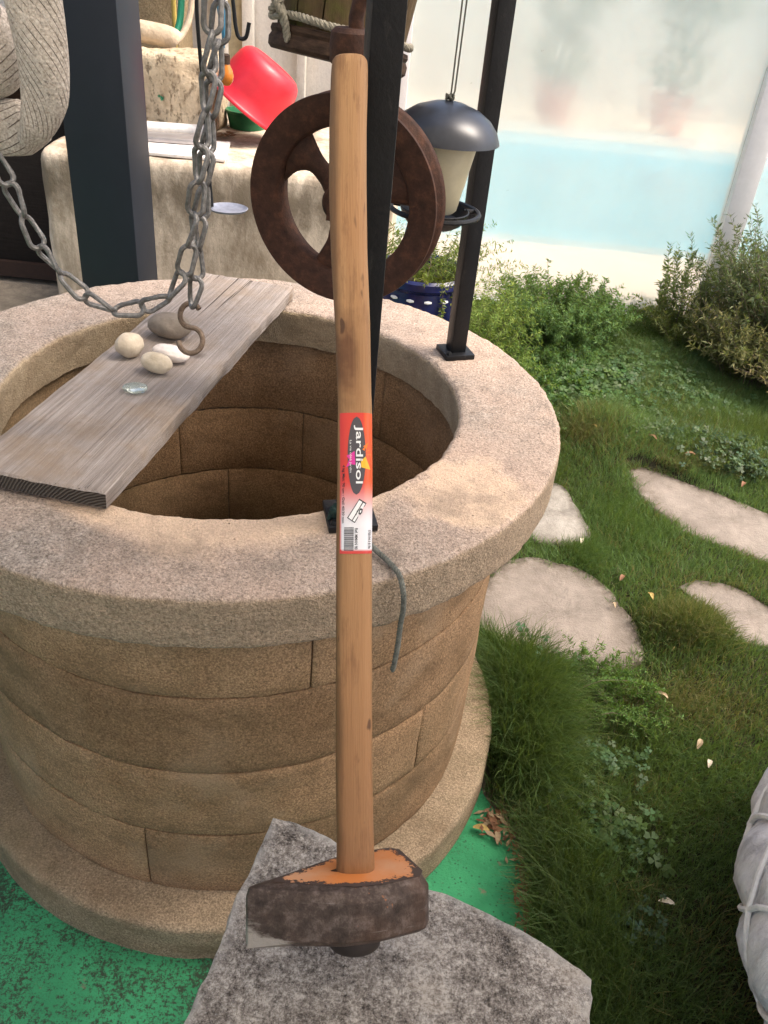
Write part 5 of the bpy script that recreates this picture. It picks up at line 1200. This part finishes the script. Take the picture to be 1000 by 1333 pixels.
for x, y, a, b, k in [(1.10, .42, .11, .09, .75), (.96, 1.36, .14, .10, .6), (1.12, .16, .14, .10, .7), (1.2, .62, .18, .07, .5), (1.4, 1.3, .4, .05, .5), (.90, 1.45, .2, .06, .5)]:
    dry = np.maximum(dry, k * np.exp(-((P[:, 0:1] - x) / a) ** 2 - ((P[:, 1:2] - y) / b) ** 2))
isdry = (rng.uniform(0, 1, (len(P), 1)) < dry); c = np.where(isdry, colvar((.20, .165, .075), len(P), .4), c); c = np.clip(c, .006, 1)
blades(P, h, np.array([-.05, -.15]), np.full(len(P), .0021), c, 'lawn_grass', 'short mixed green grass between the stepping stones')
def tuft(cx, cy, a, b, n, hh, lean, col, w=.0015, v=.3):
    q = rng.normal(0, .5, (n, 2)) * np.array([a, b]) + np.array([cx, cy]); q = keep(q); return q, hh * rng.uniform(.5, 1.15, len(q)), np.broadcast_to(np.array(lean), (len(q), 2)), np.full(len(q), w), colvar(col, len(q), v)
TF = [tuft(.595, .14, .03, .16, 2600, .12, (-.55, -.25), (.05, .10, .027), .0018, .5), tuft(.565, .27, .03, .10, 1600, .11, (-.6, -.4), (.055, .115, .03), .0018, .5), tuft(.63, .10, .085, .20, 8500, .145, (.15, -.35), (.045, .095, .024), .0019, .5), tuft(.66, .02, .08, .22, 1500, .15, (.25, -.35), (.11, .165, .05), .0017, .4), tuft(.655, .40, .06, .07, 5000, .11, (.1, -.3), (.065, .14, .03), .0018, .5), tuft(.62, -.06, .05, .08, 2600, .12, (.1, -.35), (.04, .08, .02)),
      tuft(1.09, .42, .10, .07, 4500, .075, (-.05, -.3), (.085, .105, .035), .0018, .4), tuft(1.10, .43, .10, .07, 2200, .08, (-.05, -.3), (.24, .20, .09), .0016, .4), tuft(1.02, .17, .12, .08, 1200, .05, (0, -.3), (.24, .20, .10), .0016, .4), tuft(.93, 1.37, .09, .07, 1300, .07, (0, -.4), (.22, .18, .09), .0016, .4), tuft(1.35, 1.25, .3, .03, 1500, .05, (0, -.5), (.22, .17, .09), .0016, .4), tuft(.69, -.46, .08, .28, 5000, .12, (-.25, -.25), (.045, .085, .024), .0018, .5), tuft(.78, -.75, .2, .25, 4500, .10, (.0, -.2), (.038, .07, .02), .0018, .5), tuft(.640, -.32, .03, .22, 1500, .07, (-.6, -.1), (.06, .10, .03), .0017, .5), tuft(.95, -.05, .22, .25, 3500, .055, (.1, -.3), (.10, .17, .05), .0018, .4), tuft(.86, .72, .06, .10, 2500, .06, (.2, -.3), (.07, .14, .04), .0018, .4), tuft(1.02, .92, .10, .20, 3500, .05, (.0, -.4), (.07, .14, .04), .0018, .4),
      tuft(.74, 1.25, .10, .22, 4500, .10, (.1, -.3), (.05, .085, .022)), tuft(1.65, 1.55, .35, .12, 6000, .10, (0, -.3), (.05, .075, .025)), tuft(1.0, 1.5, .12, .10, 3500, .085, (0, -.4), (.10, .115, .045))]
q = [np.concatenate([t[i] for t in TF]) for i in range(5)]
blades(*q, 'long_grass', 'long dark green grass tufts against the foot of the well')
# clover and other small round-leaved ground cover
def clover(patches, name, label):
    Cp, Cn, Cr, Cc = [], [], [], []
    for cx, cy, a, b, n, r, hh, col in patches:
        p = rng.normal(0, .5, (n, 2)) * np.array([a, b]) + np.array([cx, cy]); p = keep(p); z = gz(p) + hh * rng.uniform(.5, 1.2, len(p)); Cp.append(np.c_[p, z]); Cr.append(r * rng.uniform(.6, 1.25, len(p))); Cc.append(colvar(col, len(p), .3))
    p = np.concatenate(Cp); r = np.concatenate(Cr); c = np.concatenate(Cc); N = len(p)
    nrm = np.stack([rng.normal(0, .3, N), rng.normal(0, .3, N) - .15, np.ones(N)], 1); nrm /= np.linalg.norm(nrm, axis=1)[:, None]
    u = np.cross(nrm, rng.normal(size=(N, 3))); u /= np.linalg.norm(u, axis=1)[:, None]; v = np.cross(nrm, u); Q = []
    for k in range(3):
        a = 2.094 * k; d = u * math.cos(a) + v * math.sin(a); s = -u * math.sin(a) + v * math.cos(a); R1 = r[:, None]
        Q.append(np.stack([p, p + d * R1 * .55 + s * R1 * .48 + nrm * R1 * .10, p + d * R1 * 1.0 + s * R1 * .38, p + d * R1 * .88 - nrm * R1 * .05, p + d * R1 * 1.0 - s * R1 * .38, p + d * R1 * .55 - s * R1 * .48 + nrm * R1 * .10], 1))
    V = np.stack(Q, 1).reshape(-1, 6, 3); o = polys_mesh(name, V, 6, LEAFG, None, np.repeat(c, 3, 0)); tag(o, kind='stuff'); o['label'] = label
clover([(.79, -.23, .09, .08, 90, .013, .035, (.06, .115, .035)), (.80, -.05, .10, .06, 80, .011, .035, (.055, .11, .04)), (.70, -.14, .06, .08, 70, .010, .04, (.045, .09, .035)), (.75, .20, .06, .06, 40, .012, .05, (.05, .10, .03)),
        (.66, .22, .05, .12, 30, .012, .09, (.06, .12, .05)), (.78, -.42, .10, .06, 40, .010, .04, (.035, .07, .035)), (.61, -.30, .025, .07, 26, .008, .02, (.04, .07, .035)),
        (.98, 1.85, .24, .30, 1100, .017, .05, (.06, .115, .03)), (1.3, 1.8, .35, .22, 700, .013, .05, (.055, .10, .035)), (1.5, 1.45, .35, .12, 500, .011, .04, (.06, .10, .045)), (1.2, 1.45, .25, .12, 300, .011, .04, (.06, .10, .04)), (1.10, 1.55, .25, .10, 160, .014, .04, (.06, .11, .035)), (.78, 1.70, .12, .22, 260, .015, .05, (.065, .12, .03)), (1.48, 1.28, .18, .08, 120, .013, .04, (.05, .085, .045)), (1.25, 2.05, .25, .2, 300, .015, .045, (.055, .10, .03))], 'clover', 'round-leaved clover scattered through the lawn')
def sprig(x, y, ang, L, n, col, label, h0=.05, rise=.02, lw=.006, ll=.026):
    z = float(gz(np.array([[x, y]]))[0]) + h0; d = np.array([math.cos(ang), math.sin(ang), 0]); s = np.array([-d[1], d[0], 0]); t = np.linspace(0, 1, 9)
    st = np.array([x, y, z - h0 * .8]) + d * L * t[:, None] + s * (.02 * np.sin(t * 3))[:, None] + np.array([0, 0, 1]) * (h0 * .8 * np.minimum(1, t * 3) + rise * t - .04 * t ** 3)[:, None]
    o = thing('weed_sprig', label, 'weed', tuple(st[0]), 'feathery weed sprigs creeping over the lawn')
    sm = polys_mesh('stem', stems_mesh(st[None], np.array([.0018])), 4, barkm, o)
    P_, D_ = [], []
    for i in range(n):
        f = .12 + .88 * i / n; k = f * 8; j = min(int(k), 7); p = st[j] * (1 - k + j) + st[j + 1] * (k - j)
        for sg in (-1, 1): P_.append(p); D_.append(d * .55 + s * sg * .8 + np.array([0, 0, .22 + rng.normal(0, .15)]))
    P_, D_ = np.array(P_), np.array(D_); lf_ = leaves(P_, D_, ll * (1.1 - .5 * np.repeat(np.linspace(0, 1, n), 2)) * rng.uniform(.8, 1.2, len(P_)), lw, colvar(col, len(P_)), 'foliage', LEAF, o); lf_['kind'] = 'stuff'
BGc = (.085, .165, .03)
sprig(.72, .12, R_(8), .26, 60, BGc, 'longest bright green feathery sprig arching right across the lawn', ll=.017, lw=.0045)
sprig(.76, .06, R_(-16), .17, 40, BGc, 'shorter feathery sprig lying just below the longest sprig', ll=.015, lw=.004)
bush('creeping_weed', 'bright green clump of fine feathery weed below the rounded stepping stone', 'weed', (.80, .15, 0), [
    dict(base=(.80, .16, .03), S=60, h=.055, r=.11, n=46, L=.013, W=.0034, col=(.075, .15, .03), tip=(.12, .22, .05), spread=.72, root=.06, curl=1.0, tw=.0007),
    dict(base=(.88, .11, .03), S=34, h=.045, r=.09, n=40, L=.012, W=.0034, col=(.075, .15, .03), tip=(.13, .22, .06), spread=.72, root=.05, curl=1.0, tw=.0007)])
bush('broadleaf_weed', 'low grey-green leafy weed on the upper edge of the long stepping stone', 'weed', (1.42, 1.32, 0), [
    dict(base=(1.42, 1.30, .02), S=60, h=.10, r=.10, n=26, L=.020, W=.012, col=(.06, .10, .05), tip=(.10, .15, .08), spread=.8, root=.06, curl=1.0, tw=.0009)])
bush('broadleaf_weed', 'leafy green weed in the grass right behind the well rim', 'weed', (.92, 1.62, 0), [
    dict(base=(.92, 1.64, .02), S=90, h=.12, r=.14, n=26, L=.022, W=.013, col=(.05, .105, .03), tip=(.085, .17, .045), spread=.8, root=.09, curl=1.0, tw=.0009)])
pr_ = polys_mesh  # (leaf litter below)
LF = [(.967, 1.353, 'yellowed leaf in the grass tuft behind the well rim', .03, 'y'), (.963, .156, 'slim tan leaf below the rounded stepping stone', .032, 't'), (.856, -.379, 'pale curled leaf on the dark grass near the front', .03, 'p'), (1.028, -.033, 'slim pale leaf near the right white pouf', .026, 'p'), (1.011, .521, 'yellowish leaf at the right tip of the rounded stone', .03, 'y'),
      (.946, .591, 'brown leaf at the edge of the rounded stepping stone', .03, 'b'), (1.17, 1.335, 'brown leaf on the upper edge of the long stone', .035, 'b'), (1.29, 1.27, 'rust-brown leaf further along the long stone edge', .035, 'b'), (1.45, 1.16, 'rust-brown leaf nearest the right end of the long stone', .035, 'b'), (.525, -.240, 'yellow-brown leaf in the corner by the well base ring', .034, 'y'), (.548, -.222, 'dark brown leaf beside the yellow leaf at the well base', .035, 'b'), (.556, -.255, 'tan curled leaf on the green floor by the well base', .03, 't'),
      (.612, -.352, 'brown leaf at the edge of the green floor', .026, 'b'), (.855, .753, 'pale leaf lying between two stepping stones', .025, 'p'), (.905, .476, 'small tan leaf on top of the rounded stepping stone', .02, 't'), (.60, -.41, 'dark brown leaf lowest along the green floor edge', .025, 'b'), (1.02, .02, 'thin straw-coloured leaf right of the sprigs', .03, 't')]
lmats = {'y': plain('yellowed_leaf', (.38, .27, .09), .7, nz=70, amt=.3), 't': plain('tan_leaf', (.36, .27, .17), .75, nz=70, amt=.3), 'p': plain('pale_leaf', (.56, .50, .38), .7, nz=70, amt=.2), 'b': plain('rust_brown_leaf', (.20, .10, .055), .75, nz=70, amt=.35)}
for x, y, lab, L, k in LF:
    a = random.uniform(0, 6.28); z = (float(gz(np.array([[x, y]]))[0]) + .032) if inside(np.array([[x, y]]), lawn)[0] else .008
    if k == 't' and abs(x - .905) < .01: z = .032
    d = Vector((math.cos(a), math.sin(a), 0)); s = Vector((-d.y, d.x, 0)); mb = MB(); rows = []
    for i in range(7):
        t = i / 6; w_ = L * .19 * math.sin(math.pi * min(1, t * .92 + .06)) ** .8 + .0004; up = .006 * math.sin(t * 3.1) + random.uniform(-.001, .002)
        rows.append([Vector((x, y, z)) + d * (L * (t - .5)) + s * (w_ * u) + Vector((0, 0, up + .5 * w_ * abs(u))) for u in (-1, -.5, 0, .5, 1)])
    tag(obj('dead_leaf', sheet(rows), lmats[k], loc=(x, y, z), sharp=180), lab, 'leaf', 'dead leaves lying about the lawn')

lt_ = MB(); lt2 = MB(); rl = random.Random(12)
for i in range(420):
    if i < 48: p = Vector((rl.gauss(.550, .016), rl.gauss(-.215, .018), rl.uniform(.003, .018)))
    else: t = rl.uniform(0, 1) ** .7; p = Vector((np.interp(t, [0, .3, .5, .8, 1], [.56, .606, .606, .612, .634]) + rl.gauss(0, .012), -.19 - .38 * t, rl.uniform(.002, .012)))
    if math.hypot(p.x, p.y) < .55: continue
    a = rl.uniform(0, 6.28); L = rl.uniform(.004, .013) if i >= 48 else rl.uniform(.007, .016); d1 = Vector((math.cos(a), math.sin(a), rl.uniform(-.5, .5))) * L; d2 = Vector((-math.sin(a), math.cos(a), rl.uniform(-.5, .5))) * L * .35
    (lt_ if i % 3 else lt2).add([p - d1, p - d2 * .8 - d1 * .2, p + d1, p + d2], [(0, 1, 2, 3)])
a_ = obj('leaf_litter', lt_, lmats['b']); tag(a_, kind='stuff'); a_['label'] = 'crumbled brown leaf litter along the edge of the green floor'
a_ = obj('leaf_litter', lt2, lmats['t']); tag(a_, kind='stuff'); a_['label'] = 'tan scraps among the leaf litter at the foot of the well'

# ------------------------------------------------------------------ pool, its deck and what stands beyond
deckm, dc, dn = mat_render('pale_stone_deck', (.80, .68, .53), (.70, .58, .43), .5, 2.0); MT['deck'] = deckm.out(dc, .8, dn, spec=.2)
d = MB(); strips(d, -1.2, 9, 2.80, 9.2, .0, (PX0, PX1, PY0, PY1))
tag(obj('pool_deck', d, MT['deck'], smooth=False), kind='structure')
lin_ = plain('turquoise_pool_liner', (.36, .76, .84), .5, nz=2, amt=.05)
b = MB(); zb = -1.0
b.add([(PX0, PY0, zb), (PX1, PY0, zb), (PX1, PY1, zb), (PX0, PY1, zb), (PX0, PY0, -.001), (PX1, PY0, -.001), (PX1, PY1, -.001), (PX0, PY1, -.001)], [(0, 1, 2, 3), (0, 4, 5, 1), (1, 5, 6, 2), (2, 6, 7, 3), (3, 7, 4, 0)])
tag(obj('pool_basin', b, lin_, smooth=False), kind='structure')
wm = Mat('pool_water'); nt = wm.t
tr = wm.n('ShaderNodeBsdfTransparent'); tr.inputs[0].default_value = (.80, .97, .985, 1); gl = wm.n('ShaderNodeBsdfGlossy'); gl.inputs['Roughness'].default_value = .06
fz = wm.n('ShaderNodeFresnel'); fz.inputs['IOR'].default_value = 1.33; bmp = wm.bump(wm.noise(4, 3, .5), .02, .5); nt.links.new(bmp, fz.inputs['Normal']); nt.links.new(bmp, gl.inputs['Normal'])
mx = wm.n('ShaderNodeMixShader'); nt.links.new(fz.outputs[0], mx.inputs[0]); nt.links.new(tr.outputs[0], mx.inputs[1]); nt.links.new(gl.outputs[0], mx.inputs[2]); nt.links.new(mx.outputs[0], nt.nodes['Material Output'].inputs[0])
tag(obj('pool_water', MB().add([(PX0 + .002, PY0 + .002, -.09), (PX1 - .002, PY0 + .002, -.09), (PX1 - .002, PY1 - .002, -.09), (PX0 + .002, PY1 - .002, -.09)], [(0, 1, 2, 3)]), wm.m, smooth=False), kind='structure')
tag(obj('pool_house_wall', MB().box((3.4, 9.3, 1.5), (11.5, .2, 3.0)), MT['cwall'], smooth=False, loc=(3.4, 9.3, 0)), 'long pale wall beyond the swimming pool', 'wall')
terra = plain('terracotta_red', (.50, .13, .09), .7)
def potted(x, y, seed, label):
    o = thing('potted_shrub', label, 'potted plant', (x, y, 0), 'potted shrubs beyond the pool')
    obj('pot', MB().lathe([(0, .002), (.15, .002), (.19, .30), (.21, .31), (.21, .36), (.185, .36), (.17, .31), (0, .30)], 32, c=(x, y, 0)), terra, o)
    obj('trunk', MB().tube([(x, y, .30), (x + .02, y, .7), (x, y + .02, 1.1)], [.03, .022, .015], 8), barkm, o)
    n = 900; q = rng.normal(size=(n, 3)); q /= np.linalg.norm(q, axis=1)[:, None]; rr = rng.uniform(.3, 1, (n, 1)) ** .6; ctr = np.array([[x, y, 1.05], [x - .18, y, 1.3], [x + .2, y, 1.22], [x, y, .62]])[rng.integers(0, 4, n)]
    lv = leaves(ctr + q * rr * np.array([.24, .24, .20]), q, .10, .05, colvar((.06, .10, .045), n), 'foliage', LEAF, o); lv['kind'] = 'stuff'
potted(1.55, 8.15, 1, 'left red-potted shrub blurred behind the pool screen'); potted(2.72, 8.15, 2, 'right red-potted shrub blurred behind the pool screen')
# frosted screen
scr = thing('pool_screen', 'frosted pool enclosure screen with a white frame post', 'screen', (1.2, 2.76, 0))
alu = plain('white_lacquered_aluminium', (.80, .78, .76), .35, 0, .45, 20, .05)
obj('frame_post', MB().box((1.728, 2.765, .95), (.10, .09, 1.9)), alu, scr, bevel=.004)
obj('frame_post', MB().box((.165, 2.765, .95), (.05, .05, 1.9)), alu, scr, bevel=.004)
obj('bottom_rail', MB().box((1.9, 2.765, .012), (3.6, .05, .024)), alu, scr, bevel=.003)
obj('top_rail', MB().box((1.9, 2.765, 1.925), (3.6, .06, .05)), alu, scr, bevel=.003)
fm_ = Mat('frosted_sheet'); nt = fm_.t
rf = fm_.n('ShaderNodeBsdfRefraction'); rf.inputs['IOR'].default_value = 1.12; rf.inputs['Roughness'].default_value = .2; rf.inputs[0].default_value = (.97, .98, .97, 1)
tl = fm_.n('ShaderNodeBsdfTranslucent'); tl.inputs[0].default_value = (.84, .83, .77, 1); df = fm_.n('ShaderNodeBsdfDiffuse'); df.inputs[0].default_value = (.76, .755, .70, 1)
tp_ = fm_.n('ShaderNodeBsdfTransparent'); tp_.inputs[0].default_value = (.98, .99, .99, 1)
m1 = fm_.n('ShaderNodeMixShader'); m1.inputs[0].default_value = .45; nt.links.new(tl.outputs[0], m1.inputs[1]); nt.links.new(df.outputs[0], m1.inputs[2])
m0 = fm_.n('ShaderNodeMixShader'); m0.inputs[0].default_value = .42; nt.links.new(rf.outputs[0], m0.inputs[1]); nt.links.new(tp_.outputs[0], m0.inputs[2])
m2 = fm_.n('ShaderNodeMixShader'); hz = fm_.ramp(fm_.noise(1.6, 3, .5), [(.35, .40), (.65, .46)]); fm_.set(m2.inputs[0], hz); nt.links.new(m0.outputs[0], m2.inputs[1]); nt.links.new(m1.outputs[0], m2.inputs[2])
dirt = fm_.n('ShaderNodeBsdfDiffuse'); dirt.inputs[0].default_value = (.16, .155, .12, 1); m3 = fm_.n('ShaderNodeMixShader')
sp1 = fm_.ramp(fm_.noise(16, 5, .75), [(.685, 0.0), (.74, .55)]); fm_.set(m3.inputs[0], sp1); nt.links.new(m2.outputs[0], m3.inputs[1]); nt.links.new(dirt.outputs[0], m3.inputs[2]); nt.links.new(m3.outputs[0], nt.nodes['Material Output'].inputs[0])
for x0, x1 in ((.191, 1.677), (1.779, 3.4)):
    obj('pane', MB().box(((x0 + x1) / 2, 2.765, .962), (x1 - x0, .008, 1.87)), fm_.m, scr, smooth=False)

# ------------------------------------------------------------------ white pouf at the right
pf = thing('garden_pouf', 'white quilted round pouf with raised net-like cords at the lower right', 'pouf', (1.45, -.60, 0))
pfm = Mat('white_quilted_cloth'); ff = pfm.noise(9, 5, .6); vv = pfm.noise(40, 5, .65, vec=pfm.mapped(scale=(1, 1, .25)))
pcol = pfm.ramp(pfm.math('ADD', pfm.math('MULTIPLY', ff, .5), pfm.math('MULTIPLY', vv, .5)), [(.32, (.40, .40, .45)), (.45, (.72, .72, .77)), (.60, (.86, .86, .90))]); wr_ = pfm.noise(26, 6, .7, vec=pfm.mapped(scale=(1, 1, .35)), dist=.8); pcol = pfm.mix(pfm.math('MULTIPLY', pfm.ramp(wr_, [(.50, 0.0), (.62, 1.0)]), .35), pcol, (.42, .42, .47)); pfm.out(pcol, .7, pfm.bump(pfm.math('ADD', vv, wr_), .012, .8), spec=.2)
pfc = np.array([1.45, -.60, .262]); pr0, ph0 = .56, .26
def pfp(th, ph, r=1.0):       # superellipsoid
    e = .8; c_, s_ = math.cos(ph), math.sin(ph); rr = pr0 * (abs(c_) ** e) * r
    return Vector((pfc[0] + rr * math.cos(th), pfc[1] + rr * math.sin(th), pfc[2] + ph0 * math.copysign(abs(s_) ** e, s_) * r))
rows_ph = [-1.15, -.75, -.38, -.02, .34, .72, 1.15]; nst = 20
def puff(th, ph):
    i = int(np.clip(np.searchsorted(rows_ph, ph) - 1, 0, len(rows_ph) - 2)); t = min(1, max(0, (ph - rows_ph[i]) / (rows_ph[i + 1] - rows_ph[i])))
    u = th * nst / (2 * math.pi) - .5 * (i % 2); d1 = abs(((u - .5 * t + .5) % 1) - .5); d2 = abs(((u + .5 * t + .5) % 1) - .5)
    return 1 + .034 * min(1, min(d1, d2) / .30) ** .9
rows = [[pfp(2 * math.pi * j / 240, -math.pi / 2 + math.pi * i / 120, puff(2 * math.pi * j / 240, -math.pi / 2 + math.pi * i / 120) - .018) + Vector(rng.normal(0, .0004, 3)) for j in range(241)] for i in range(121)]
obj('cushion', sheet(rows), pfm.m, pf, sharp=180)
cordw = plain('white_piping', (.84, .84, .88), .6); 
for i in range(len(rows_ph) - 1):
    for j in range(nst):
        t0 = 2 * math.pi * (j + .5 * (i % 2)) / nst
        for sg in (-1, 1):
            t1 = t0 + sg * math.pi / nst
            obj('cord', MB().tube([pfp(t0 + (t1 - t0) * k / 6, rows_ph[i] + (rows_ph[i + 1] - rows_ph[i]) * k / 6, .996) for k in range(7)], .0048, 6), cordw, pf)
